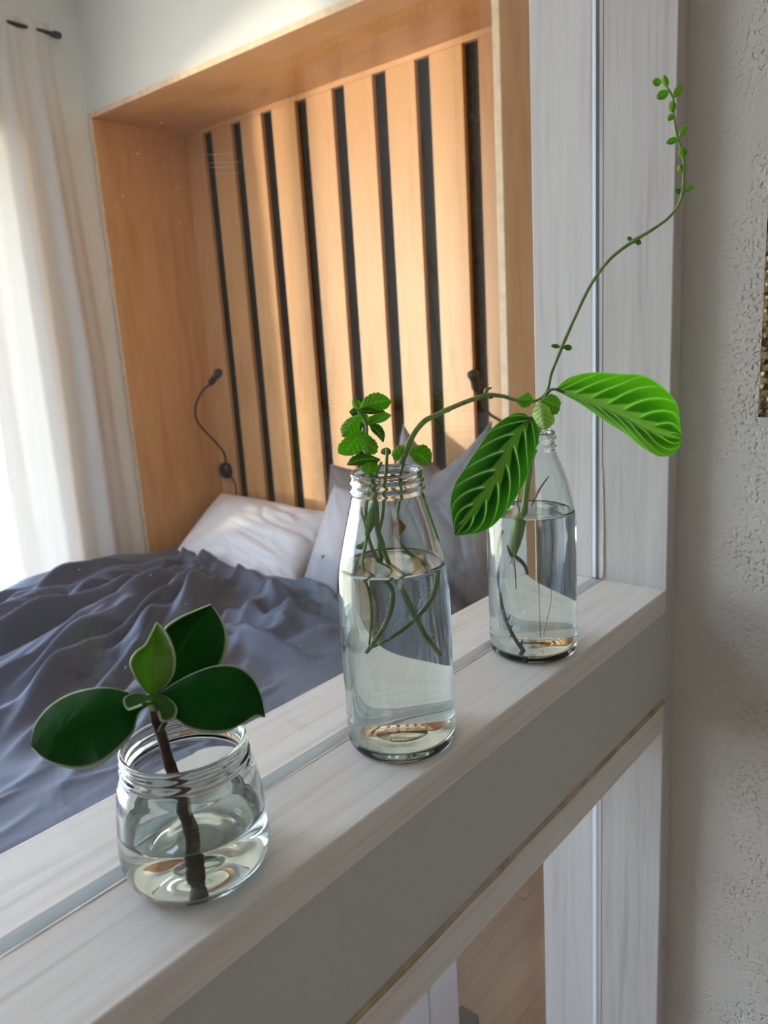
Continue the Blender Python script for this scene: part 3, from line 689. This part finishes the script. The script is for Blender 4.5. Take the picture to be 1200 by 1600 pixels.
# =================================================================== LEAVES
SJ = (np.array([JX, JY, 0]) - CAM).dot(FH); SM = (np.array([MX, MY, 0]) - CAM).dot(FH); SB = (np.array([BX, BY, 0]) - CAM).dot(FH)
def lerp_list(a, n):
    if np.ndim(a) == 0: return np.full(n, float(a))
    return np.interp(np.linspace(0, 1, n), np.linspace(0, 1, len(a)), a)
def leaf(name, parent, L, Mi, R_, s, mat, col, dl=0.0, dr=0.0, nv=48, nu=10, thick=.0004, teeth=0, tooth=.05, rel=0.0, nveins=6, power=1.4, bulge=0.0):
    """leaf blade from its two margins and midrib (base to tip, picture pixels) at real distances s (m); dl/dr = how far the margins lie behind the midrib"""
    Lp, Mp, Rp = spline(L, nv), spline(Mi, nv), spline(R_, nv)
    S = lerp_list(s, nv); DL = lerp_list(dl, nv); DR = lerp_list(dr, nv)
    o_ = np.array(wpos(parent)); us = np.linspace(-1, 1, 2 * nu + 1); V = []; cols = []; F_ = []
    for j in range(nv):
        v = j / (nv - 1)
        for u in us:
            a = abs(u); E = Lp[j] if u < 0 else Rp[j]; D = DL[j] if u < 0 else DR[j]
            k = a
            if teeth: k = a * (1 + tooth * ((v * teeth) % 1.0 - .6) * a**4 * math.sin(math.pi * min(1, v * 1.02)))
            p2 = Mp[j] + (E - Mp[j]) * k
            ph = (v - .22 * a) * nveins; ph -= math.floor(ph)
            ss = S[j] + D * a**power + bulge * a * (1 - a) * 4 + rel * (math.cos(2 * math.pi * ph) * a * (1 - a) * 2 - .6 * math.exp(-(u / .06)**2))
            V.append(pt(p2[0], p2[1], ss) - o_); cols.append((*col(u, v), 1.0))
    nn = len(us)
    for j in range(nv - 1):
        for i_ in range(nn - 1):
            a = j * nn + i_; F_.append((a, a + 1, a + nn + 1, a + nn))
    me = bpy.data.meshes.new(name); me.from_pydata([tuple(v) for v in V], [], F_); me.update()
    ca = me.color_attributes.new('Col', 'FLOAT_COLOR', 'POINT'); ca.data.foreach_set('color', np.array(cols, np.float32).ravel())
    o = obj(name, me, mat, parent, True)
    md = o.modifiers.new('thick', 'SOLIDIFY'); md.thickness = thick; md.offset = 0
    return o
def mixc(a, b_, f): f = min(1, max(0, f)); return tuple(x + (y - x) * f for x, y in zip(a, b_))
def ss1(a, b_, x):
    u = min(1, max(0, (x - a) / (b_ - a))); return u*u*(3 - 2*u)
# --- thick leaved cutting in the jar
def col_thick(base, edge=(.42, .50, .30), rib=None):
    rib = rib or tuple(c * 1.7 for c in base)
    def f(u, v):
        a = abs(u); c = mixc(base, tuple(x * .78 for x in base), ss1(.3, .9, a))
        c = mixc(c, rib, .6 * math.exp(-(u / .035)**2) * (1 - .6 * v))
        return mixc(c, edge, ss1(.955, .985, a) if v > .02 else 0)
    return f
pc = thing('leafy_cutting', (JX, JY, .006), 'dark thick leaved cutting with a brown stem standing in the jar', 'plant')
DG = (.004, .070, .005)
leaf('leaf', pc, [(230,1097),(201,1083.6),(166.7,1075.7),(131.8,1078.8),(97,1091.5),(71.7,1110.5),(55.8,1132.7),(49,1166)], [(231,1100),(192,1103),(155,1117),(119,1133),(80,1152),(49,1166.5)],
     [(230,1103),(219,1112),(207.8,1145.3),(182.5,1173.8),(150.8,1196),(122,1201.7),(90.7,1196),(65.3,1183.3),(49,1167)], [SJ, SJ-.012, SJ-.022], 'leaf_thick', col_thick(DG), dl=[0,.010,.016,.010,0], dr=[0,-.010,-.016,-.010,0], thick=.0016, nv=60, nu=14)
leaf('leaf', pc, [(241,1085),(250,1050),(258.5,980.7),(280.7,964.8),(306,953.8),(329.7,944.2)], [(242,1086),(265,1040),(290,1000),(330,944.5)], [(243,1086),(275,1076),(309,1063),(344,1040.8),(355,1006),(353.5,987),(344,964.8),(330,945)],
     [SJ+.008, SJ+.022, SJ+.034], 'leaf_thick', col_thick(DG), dl=[0,-.004,-.006,0], dr=[0,-.006,-.008,0], thick=.0014, nv=60, nu=14)
leaf('leaf', pc, [(247,1086),(277.5,1066),(309,1050),(337.7,1040.8),(372.5,1042.4),(394.7,1059.8),(405.7,1082),(413.7,1119.5)], [(245,1087),(293,1085),(344,1090),(388,1105.7),(413.7,1120)],
     [(246,1092),(261.7,1107),(274.3,1123.2),(293.3,1137.4),(325,1145.3),(356.7,1142.2),(382,1129.5),(401,1118.4),(413.5,1120.5)], [SJ, SJ-.004, SJ-.006, SJ-.002], 'leaf_thick', col_thick(DG), dl=[0,.006,.010,.006,0], dr=[0,-.008,-.012,-.006,0], thick=.0016, nv=60, nu=14)
leaf('leaf', pc, [(233,1085),(222,1074),(207.8,1052),(203,1036),(211,1020),(226.8,1007.6),(236.3,990.2),(245.2,971.8)], [(237,1086),(238,1055),(239,1025),(245.2,972)], [(241,1085),(258.5,1072.5),(271,1053.5),(273.7,1034.5),(268,1006),(258.5,987),(245.5,972)],
     [SJ-.002, SJ-.004, SJ+.004], 'leaf_young', col_thick((.16,.32,.035), (.5,.58,.36), (.10,.22,.03)), dl=[0,-.006,-.008,0], dr=[0,-.006,-.008,0], thick=.001, nv=50, nu=12)['label'] = 'young bright green leaf standing upright'
leaf('leaf', pc, [(229,1088),(214,1085),(201,1086.5),(193,1092),(193,1100),(199,1108.5),(210,1106),(222,1101)], [(235,1087),(235.5,1089),(236,1091),(237,1093.5),(238,1096),(239,1099)], [(241,1086),(256,1088),(269,1095),(277,1108),(275,1119),(265,1127),(254,1127),(248,1112)],
     [SJ-.004, SJ-.010, SJ-.015], 'leaf_thick', col_thick((.05,.14,.03), (.45,.55,.35)), dl=[0,-.002,-.005], dr=[0,-.002,-.004], thick=.0012, nv=44, nu=10)['label'] = 'small curled leaf with a pale rim'
st = [pt(239,1090,SJ), pt(241,1118,SJ), pt(252,1148,SJ+.001), pt(262,1185,SJ+.002), pt(276,1225,SJ+.002), pt(287,1262,SJ), pt(298,1300,SJ-.004), pt(304,1335,SJ-.008), pt(306,1362,SJ-.011)]
q = np.array([JX + .004, JY - .011, .0115]); st[-1] = pt(306, 1385, SJ - .012)
tube('stem', st, [.0022,.0024,.0026,.0029,.0033,.0037,.0038,.0037,.0036], 'stem_brown', pc, 90, 12, .14)
tube('bud', [pt(250,1141,SJ-.001), pt(257,1130,SJ-.003), pt(264,1122,SJ-.004)], [.0016,.0014,.0006], 'stem_dark', pc, 14, 8)
tube('leaf_node', [pt(237,1084,SJ), pt(239,1094,SJ-.001), pt(240,1106,SJ)], [.0024,.0034,.0026], 'stem_pale', pc, 14, 10)

# --- striped prayer-plant cutting in the slim bottle
def col_prayer(dark, mid_, pale, rib, nve):
    def f(u, v):
        a = abs(u); side = .5 if u > 0 else 0
        ph = (v - .13 * a - .17 * a * a) * nve + side; k = ph - math.floor(ph)
        c = mixc(dark, mid_, ss1(.25, .95, a) * .9 + .25 * math.sin(a * 40 + v * 60) * .12)
        d = min(k, 1 - k)
        # lighter halo between dark patches, then the vein itself
        c = mixc(c, mid_, .75 * (1 - ss1(.06, .24, d)))
        hw = (.12 + .34 * k**1.3) * (1 - .5 * v) * ss1(0, .06, v + .03) 
        hw = max(hw, .05)
        c = mixc(c, rib, 1 - ss1(hw * .88, hw * 1.05, a))
        vw = .055 * (1 - .45 * a)
        if a < .97: c = mixc(c, pale, (1 - ss1(vw * .6, vw * 1.3, d)) * ss1(.08, .2, a) * (1 - .5 * ss1(.8, 1, a)))
        c = mixc(c, tuple(x * 1.25 for x in rib), .7 * math.exp(-(u / .025)**2))
        return mixc(c, pale, .45 * ss1(.965, .99, a))
    return f
pp = thing('striped_leaf_cutting', (BX, BY, .03), 'cutting with two large striped green leaves in the slim bottle', 'plant')
o = leaf('leaf', pp, [(826,652),(821.6,647.7),(810,645),(790.7,652.6),(768,670.5),(748.5,696.5),(725.7,732),(709.5,758),(703.6,781),(706,810),(710.5,836)], [(828,654),(800.5,690),(777.7,742),(751.7,781),(711,836.3)],
     [(829,654),(839.5,664),(841.8,680),(833,712.7),(820,751.7),(803.7,781),(784,807),(764.7,825),(742,833.6),(722.5,836),(711.5,836.6)], [SB-.026, SB-.048, SB-.062, SB-.070], 'leaf_prayer',
     col_prayer((.008,.11,.006), (.09,.34,.015), (.62,.80,.46), (.19,.36,.055), 7), dl=[0,.010,.014,.008,0], dr=[0,.012,.016,.010,0], nv=190, nu=46, thick=.0005, rel=.0007, nveins=7)
o['label'] = 'darker striped leaf hanging down in front of the bottle'
o = leaf('leaf', pp, [(868,608),(885,592.5),(904.5,585),(937,582),(969.5,584.4),(1002,586),(1028,599),(1047.5,616.9),(1058.9,634.7),(1062,660.7),(1065.4,684)], [(868,608.8),(898,619.5),(933.7,632),(969.5,647),(1008.5,666.6),(1041,678.6),(1065.4,685)],
     [(868,609.5),(891.5,621.7),(917.5,638),(950,660.7),(976,677),(995.5,693),(1015,706),(1031,713.4),(1047.5,711),(1060.5,699.7),(1065,686)], [SB-.010, SB-.006, SB+.002, SB+.010], 'leaf_prayer',
     col_prayer((.10,.38,.012), (.30,.66,.03), (.75,.95,.55), (.42,.66,.20), 8), dl=[0,.012,.016,.012,0], dr=[0,.020,.026,.016,0], nv=190, nu=46, thick=.0005, rel=.0007, nveins=8)
o['label'] = 'brighter striped leaf reaching right across the post'
tube('petiole', [pt(848,628,SB), pt(854,616,SB-.003), pt(861,609,SB-.006), pt(869,608.5,SB-.010), pt(882,613,SB-.0095)], [.0012,.0012,.0012,.0011,.0007], 'stem_dark', pp, 30, 8)
tube('petiole', [pt(838,672,SB-.016), pt(834,660,SB-.022), pt(829,653,SB-.026), pt(820,664,SB-.033)], [.0013,.0013,.0012,.0006], 'stem_dark', pp, 24, 8)
AXB = lambda y: 834 + (y - 1014) * .0178
def wb(x, y, ds=0.0):        # a point under water, drawn at its real place (the water magnifies it sideways)
    return pt(AXB(y) + (x - AXB(y)) / 1.33, y, SB + ds)
tube('stem', [pt(846,626,SB), pt(842,660,SB-.004), pt(834,700,SB-.004), pt(825,745,SB-.002), pt(820,790,SB), wb(812,812), wb(805,840), wb(800,866)], [.0022,.0024,.0024,.0026,.0028,.0040,.0038,.0022], 'stem_pale', pp, 70, 12, .08)
tube('root', [wb(801,862), wb(812,870), wb(819,878), wb(824,892)], [.0012,.0014,.0012,.0008], 'root_brown', pp, 20, 8)
tube('root', [wb(800,866), wb(794,858,-.003), wb(790,848,-.004)], [.0012,.0010,.0005], 'root_brown', pp, 14, 8)
tube('root', [wb(802,866), wb(804,885,-.001), wb(806,915,-.001)], [.0005,.0004,.0003], 'root_brown', pp, 20, 6, .5)
for k, (dx, dy) in enumerate([(-6, 12), (-2, 16), (3, 14), (7, 10)]):
    tube('root', [wb(801,866), wb(801 + dx*.6, 866 + dy*.6, -.002*k), wb(801 + dx, 866 + dy, -.003*k)], [.0005,.0004,.0002], 'root_white', pp, 8, 5)
tube('root', [pt(832,716,SB-.006), pt(836,770,SB-.008), wb(840,830,-.01), wb(842,907,-.012), wb(845,990,-.012)], .00028, 'root_white', pp, 40, 5)
tube('root', [pt(829,735,SB+.006), pt(838,790,SB+.004), wb(852,860,.004), wb(858,930,.004), wb(848,985,0)], .00022, 'root_white', pp, 40, 5)
tube('root', [pt(858,744,SB+.002), pt(848,757,SB+.002), pt(841,768,SB+.002), pt(836,780,SB+.001), pt(830,790,SB+.001)], [.0004,.0007,.0008,.0007,.0006], 'root_pink', pp, 30, 6, .4)
tube('root', [pt(812,768,SB-.004), pt(809,785,SB-.004), wb(806,800,-.004)], [.0004,.0006,.0005], 'root_pink', pp, 16, 6, .3)
# thin dark mint stem leaning in the slim bottle
ms = thing('mint_cutting', (BX, BY, .03), 'thin dark mint stem leaning under water in the slim bottle', 'plant')
tube('stem', [wb(780,828,-.006), wb(772,850,-.006), wb(769,880,-.006), wb(772,918,-.008), wb(785,967,-.010), wb(809,1005,-.013), wb(834,1030,-.0155)], [.0010,.0011,.0012,.0013,.0015,.0017,.0018], 'stem_dark', ms, 60, 8, .2)
for a, b_ in (((786,968),(792,958)), ((797,990),(790,992)), ((812,1008),(814,994)), ((791,978),(797,974))):
    tube('bud', [wb(*a,-.011), wb((a[0]+b_[0])/2, (a[1]+b_[1])/2, -.012), wb(*b_,-.012)], [.0008,.0009,.0003], 'stem_green', ms, 8, 6)

# --- mint in the wide bottle
def col_mint(base, vein, nve=6):
    def f(u, v):
        a = abs(u); ph = (v - .25 * a) * nve; k = ph - math.floor(ph); d = min(k, 1 - k)
        c = mixc(base, tuple(x * .72 for x in base), .5 * ss1(.1, .3, d))
        c = mixc(c, vein, .55 * (1 - ss1(.03, .09, d)) * (1 - .5 * a))
        return mixc(c, vein, .8 * math.exp(-(u / .05)**2))
    return f
MB, MV = (.23, .52, .035), (.42, .72, .14)
MD = (.07, .27, .02)
mi = thing('mint_sprigs', (MX, MY, .04), 'leafy mint sprigs with rooting stems in the wide mouth bottle', 'plant')
s0 = SM
def mint(L, Mi, R_, s, base=MB, **k):
    kw = dict(nv=44, nu=8, thick=.0004, teeth=9, tooth=.17, rel=.0007, nveins=6, dl=.003, dr=.003); kw.update(k)
    return leaf('leaf', mi, L, Mi, R_, s, 'leaf_mint', col_mint(base, MV), **kw)
mint([(562,638),(566,626.7),(577,616.6),(588,613),(600.8,617.5),(611,626.5)], [(562,638.5),(578,632),(595,627),(611,627)], [(562,639),(577,639.5),(591.7,641),(606,637),(611,627.5)], s0-.002)
mint([(560,641),(578,638.5),(592,641),(601,641)], [(560,642),(578,643),(601,641.6)], [(560,643),(578,647),(592,645),(601,642)], s0-.004, MD)
mint([(559,640),(551,634),(550,627),(552,621)], [(559.5,640),(555,631),(552,621.5)], [(560,640),(564,633),(563,628),(552.5,622)], s0+.003)
mint([(560,643),(552,638),(546,643)], [(560,645),(552,643),(546,643.5)], [(560,647),(551,650),(546,644)], s0+.004, MD)
mint([(576,664),(575,655),(586,646.8),(599,643),(611,648.5)], [(576,664.5),(592,655),(611,649)], [(576,665),(588,662),(602.7,657),(611,649.5)], s0+.002)
mint([(578,664),(591.7,663.3),(600.8,676),(599.5,690.5)], [(578,665),(590,674),(599,691)], [(578,666),(581,673),(588,680),(598.5,691)], s0-.001, MD)
mint([(560,648),(544,654),(532,670.7),(534,681.5)], [(560.5,649),(546,664),(534,682)], [(561,650),(563,663),(558.7,678),(547.7,683.5),(534.5,682)], s0-.003)
mint([(563,675),(548,678),(540,683.5),(527.5,700),(529,708),(536.7,711)], [(563,676.5),(550,692),(537,711)], [(563.5,678),(569,688),(567.8,699),(553,711),(537.5,711.5)], s0-.008, dl=-.003)
mint([(562,674),(562,692.7),(569.7,708),(575,710.5)], [(562.5,674),(570,690),(575.5,710.5)], [(563,674),(580.7,683.5),(590.7,696.3),(588,708),(576,710.5)], s0-.004)
mint([(594,717.5),(569.7,709),(549.5,714.7),(542,725.5)], [(594,718.3),(570,717),(542,726)], [(594,719),(582.5,726),(555,727),(542.5,726.5)], s0-.012, MD)
mint([(566,722),(563,732),(574,742.5)], [(578,722),(576,732),(575,743)], [(590,722),(590,733),(576,742.5)], s0-.012, MB, nv=24)
mint([(604,712),(595,707),(597,702),(603.5,699.5)], [(604.5,712),(604,705),(604,699.5)], [(605,712),(611,707),(609,702),(604.5,699.5)], s0+.010, MD, nv=24)
mint([(631,717),(616,718),(612,709),(617,700),(635,694)], [(632,717.5),(624,707),(635.5,694.5)], [(633,717),(637,712),(638,703),(636,695)], s0+.002, MB)
mint([(640,708),(643,700),(652,696.3),(665,695.4),(674,706),(673,725)], [(640,709),(655,711),(673,726)], [(640,710),(646.7,720),(661,727),(672.5,726)], s0-.006, MB, dl=-.002)
mint([(559,645),(561,655),(568,662),(575,664)], [(559,644),(567,654),(576,664.5)], [(560,643),(571,645),(577,653),(577,664)], s0+.001, nv=28)
mint([(566,668),(562,680),(560,694)], [(568,668),(569,684),(566,700)], [(571,668),(577,684),(572,699)], s0+.003, MD, nv=28)
tube('stem', [pt(560,641,s0), pt(570,656,s0), pt(573,668,s0), pt(571,690,s0), pt(575,722,s0-.004), pt(581,747,s0-.004), pt(588,795,s0-.003), pt(590,828,s0-.002), pt(608,883,s0)], [.0008,.0009,.0010,.0011,.0016,.0018,.0018,.0017,.0016], 'stem_green', mi, 80, 10)
AXM = lambda y: 629 + (y - 1154) * .0715
def wm(x, y, ds=0.0): return pt(AXM(y) + (x - AXM(y)) / 1.33, y, SM + ds)
tube('stem', [pt(606,878,s0), wm(618,898), wm(645,950), wm(664,986,-.002), wm(691,1020,-.004)], [.0015,.0015,.0015,.0015,.0013], 'stem_green', mi, 40, 10)
tube('stem', [pt(596,722,s0+.006), pt(585,745,s0+.005), pt(572,790,s0+.003), pt(578,849,s0+.004), pt(600,893,s0+.006), wm(613,917,.006), wm(611,945,.006), wm(592,985,.004), wm(574,1011,.002)], [.0010,.0011,.0012,.0013,.0013,.0012,.0012,.0012,.0010], 'stem_green', mi, 80, 10)
tube('stem', [pt(605,700,s0+.008), pt(604,722,s0+.008), pt(600,771,s0+.006), pt(597,808,s0+.005), pt(592,830,s0+.001)], [.0009,.0011,.0013,.0013,.0012], 'stem_green', mi, 50, 10)
tube('stem', [pt(632,718,s0+.002), pt(626,740,s0+.006), pt(626,778,s0+.010), pt(619,812,s0+.010), pt(619,838,s0+.010), pt(635,860,s0+.012), pt(655,880,s0+.012), wm(676,895,.010), wm(674,918,.008), wm(637,968,.004), wm(600,993,.002), wm(580,1003,0)], [.0011,.0011,.0011,.0011,.0012,.0013,.0013,.0013,.0013,.0012,.0010,.0009], 'stem_green', mi, 110, 10)
tube('stem', [pt(556,760,s0+.008), pt(561,788,s0+.006), pt(573,838,s0-.002), pt(567,882,s0-.008), wm(572,916,-.010), wm(578,955,-.010), wm(575,1000,-.008)], [.0007,.0008,.0009,.0010,.0009,.0008,.0006], 'stem_green', mi, 70, 8)
for L in ([(612,922),(609,938),(603,955)], [(674,920),(661,930),(653,948)], [(640,952),(622,955),(612,970),(609,990)], [(606,950),(598,975)]):
    tube('root', [wm(x, y, .001) for x, y in L], [.00035] + [.0003]*(len(L)-2) + [.0002], 'root_white', mi, 24, 5, .4)
rr = random.Random(5)
bm = bmesh.new()
for (xa, ya, xb_, yb) in [(616,899,690,1018), (613,917,576,1010), (675,915,585,1003)]:
    for k in range(46):
        f = rr.random(); q = wm(xa + (xb_-xa)*f + rr.uniform(-5, 5), ya + (yb-ya)*f + rr.uniform(-3, 3), rr.uniform(-.004, .004))
        bmesh.ops.create_icosphere(bm, subdivisions=1, radius=rr.uniform(.00018, .0004), matrix=Matrix.Translation(Vector(q) - wpos(mi)))
o = obj('root_bumps', bm_mesh(bm), 'root_white', mi); o['kind'] = 'stuff'; o['label'] = 'pale root buds along the sunken stems'
def mint_in(L, Mi, R_, s, base): return leaf('leaf', mi, L, Mi, R_, s, 'leaf_mint', col_mint(base, MV), nv=24, nu=5, thick=.0004, dl=.002, dr=.002)
mint_in([(585,780),(574,805),(570,835)], [(586,780),(580,808),(573,838)], [(587,780),(588,812),(576,838)], s0-.004, (.20,.36,.09))
mint_in([(592,830),(590,850),(594,878)], [(593,830),(596,852),(596,880)], [(594,830),(602,855),(597,880)], s0+.004, (.18,.34,.08))
mint_in([(576,838),(562,850),(548,853)], [(576,840),(563,854),(548,854)], [(577,842),(566,858),(548,855)], s0+.010, (.20,.36,.10))
o = leaf('leaf', mi, [(618,812),(612,824),(616,838)], [(622,812),(622,826),(620,840)], [(626,813),(634,822),(624,838)], s0+.007, 'leaf_mint', col_mint((.42,.24,.04), (.5,.34,.10)), nv=20, nu=5, thick=.0004, dl=.002, dr=.003)
o['label'] = 'withered orange leaf inside the bottle'
# runner: arches from the wide bottle over to the slim bottle's mouth, then climbs up before the post
run = [pt(626,724,s0+.002), pt(632,712,s0+.002), pt(637.5,696,s0+.002), pt(646.7,678,s0+.006), pt(659.5,661.5,s0+.014), pt(683,648,s0+.032), pt(720,631,s0+.062), pt(745,622,s0+.082), pt(762,617.5,s0+.096), pt(785,619,s0+.112), pt(806,625,s0+.126), pt(828,628,SB+.002), pt(843,624,SB+.002), pt(850,618,SB+.002),
       pt(862,582,SB+.002), pt(878,542,SB), pt(900,492,SB), pt(925,442,SB), pt(955,403,SB), pt(990,376.5,SB), pt(1022,357,SB), pt(1046,339,SB), pt(1061,318.6,SB), pt(1066.6,300.7,SB), pt(1068,278.7,SB), pt(1068,248.5,SB), pt(1063.8,230.6,SB), pt(1058,214,SB), pt(1052.9,177,SB), pt(1051.5,153,SB), pt(1042.5,135.7,SB)]
rad = [.0018,.0019,.0020,.0018,.0018,.0017,.0017,.0017,.0018,.0015,.0014,.0014,.0013,.0013,.0013,.0014,.0013,.0013,.0013,.0014,.0012,.0011,.0011,.0013,.0010,.0010,.0009,.0009,.0008,.0008,.0006]
tube('runner', run, rad, 'stem_green', mi, 220, 10)['label'] = 'long arching runner climbing past the post'
for x, y, s_ in ((656,665,s0+.012), (700,640,s0+.046), (762,617.5,s0+.096), (878,542,SB), (990,376.5,SB), (1067,300,SB)):
    tube('stem_node', [pt(x-3, y+1, s_), pt(x, y, s_), pt(x+3, y-1, s_)], [.0013,.0021,.0013], 'stem_green', mi, 8, 10)
tube('bud', [pt(758,614,s0+.094), pt(760,609,s0+.093), pt(768,606,s0+.092)], [.0012,.0014,.0006], 'stem_green', mi, 10, 8)
tube('bud', [pt(764,621,s0+.097), pt(770,622,s0+.097)], [.0012,.0004], 'stem_dark', mi, 6, 8)
def small(x0, y0, x1, y1, w_, s_, base=MB, dz=0.0, mat='leaf_mint'):
    d = np.array([x1-x0, y1-y0], float); L_ = np.linalg.norm(d); n_ = np.array([-d[1], d[0]]) / L_ * w_ / 2; a = np.array([x0, y0], float)
    ed = lambda sg: [tuple(a), tuple(a + d*.3 + sg*n_*.85), tuple(a + d*.6 + sg*n_), tuple(a + d*.88 + sg*n_*.55), tuple(a + d)]
    return leaf('leaf', mi, ed(1), [tuple(a), tuple(a + d*.5), tuple(a + d)], ed(-1), [s_, s_ + dz], mat, col_mint(base, MV, 4), nv=22, nu=5, thick=.0004, dl=.002, dr=.002, rel=.0003, nveins=4)
YG = (.27, .46, .05)
small(876,542,861,540,6,SB,MD); small(880,542,894,544,9,SB,MD)
small(988,376,980,371,6,SB,MD); small(992,377,1002,380,8,SB,MD)
small(1066,301,1055,297,7,SB,MD); small(1069,300,1085,290,8,SB,YG)
small(1068,272,1061,258,11,SB,YG); small(1067,248,1066,229,14,SB-.002,YG)
small(1060,216,1041,224,10,SB,MB); small(1061,215,1075,193,10,SB,YG)
small(1053,178,1043,188,9,SB,MB); small(1052,156,1049,176,11,SB-.002,YG); small(1052,153,1066,132,11,SB,YG)
small(1045,142,1026,154,14,SB,MB); small(1042,137,1037,117,10,SB,YG); small(1034,129,1019,128,13,SB-.002,MB)
# leaves where the runner passes over the slim bottle's mouth
leaf('leaf', mi, [(832,622),(824.5,613),(817,617),(810,621),(805,624)], [(832.7,623),(818,625),(805,624.5)], [(833,625),(827.5,634),(817,637),(810,632),(805,625)], SB-.004, 'leaf_mint', col_mint(MB, MV), nv=36, nu=8, teeth=6, tooth=.1, rel=.0006, dl=.003, dr=.003)
leaf('leaf', mi, [(847,624),(859,615.5),(870,619),(877,630)], [(847.5,625),(862,630),(874,637)], [(847,627),(852,640),(860,647),(870,647),(875,639)], SB-.010, 'leaf_mint', col_mint((.26,.54,.06), MV), nv=36, nu=8, teeth=6, tooth=.1, rel=.0006, dl=.003, dr=.003)
o = leaf('leaf', mi, [(838,631),(832.5,642),(832,654),(836,664),(846,670)], [(846,629),(848,644),(849,658),(851,671.5)], [(852,632),(862,640),(866,650),(866,660),(859,668)], SB-.016, 'leaf_pale', col_mint((.45,.62,.20), (.7,.82,.42)), nv=40, nu=8, rel=.0005, dl=[.004,.012,.014,.010], dr=[.004,.010,.012,.010])
o['label'] = 'pale folded leaf draped over the bottle mouth'
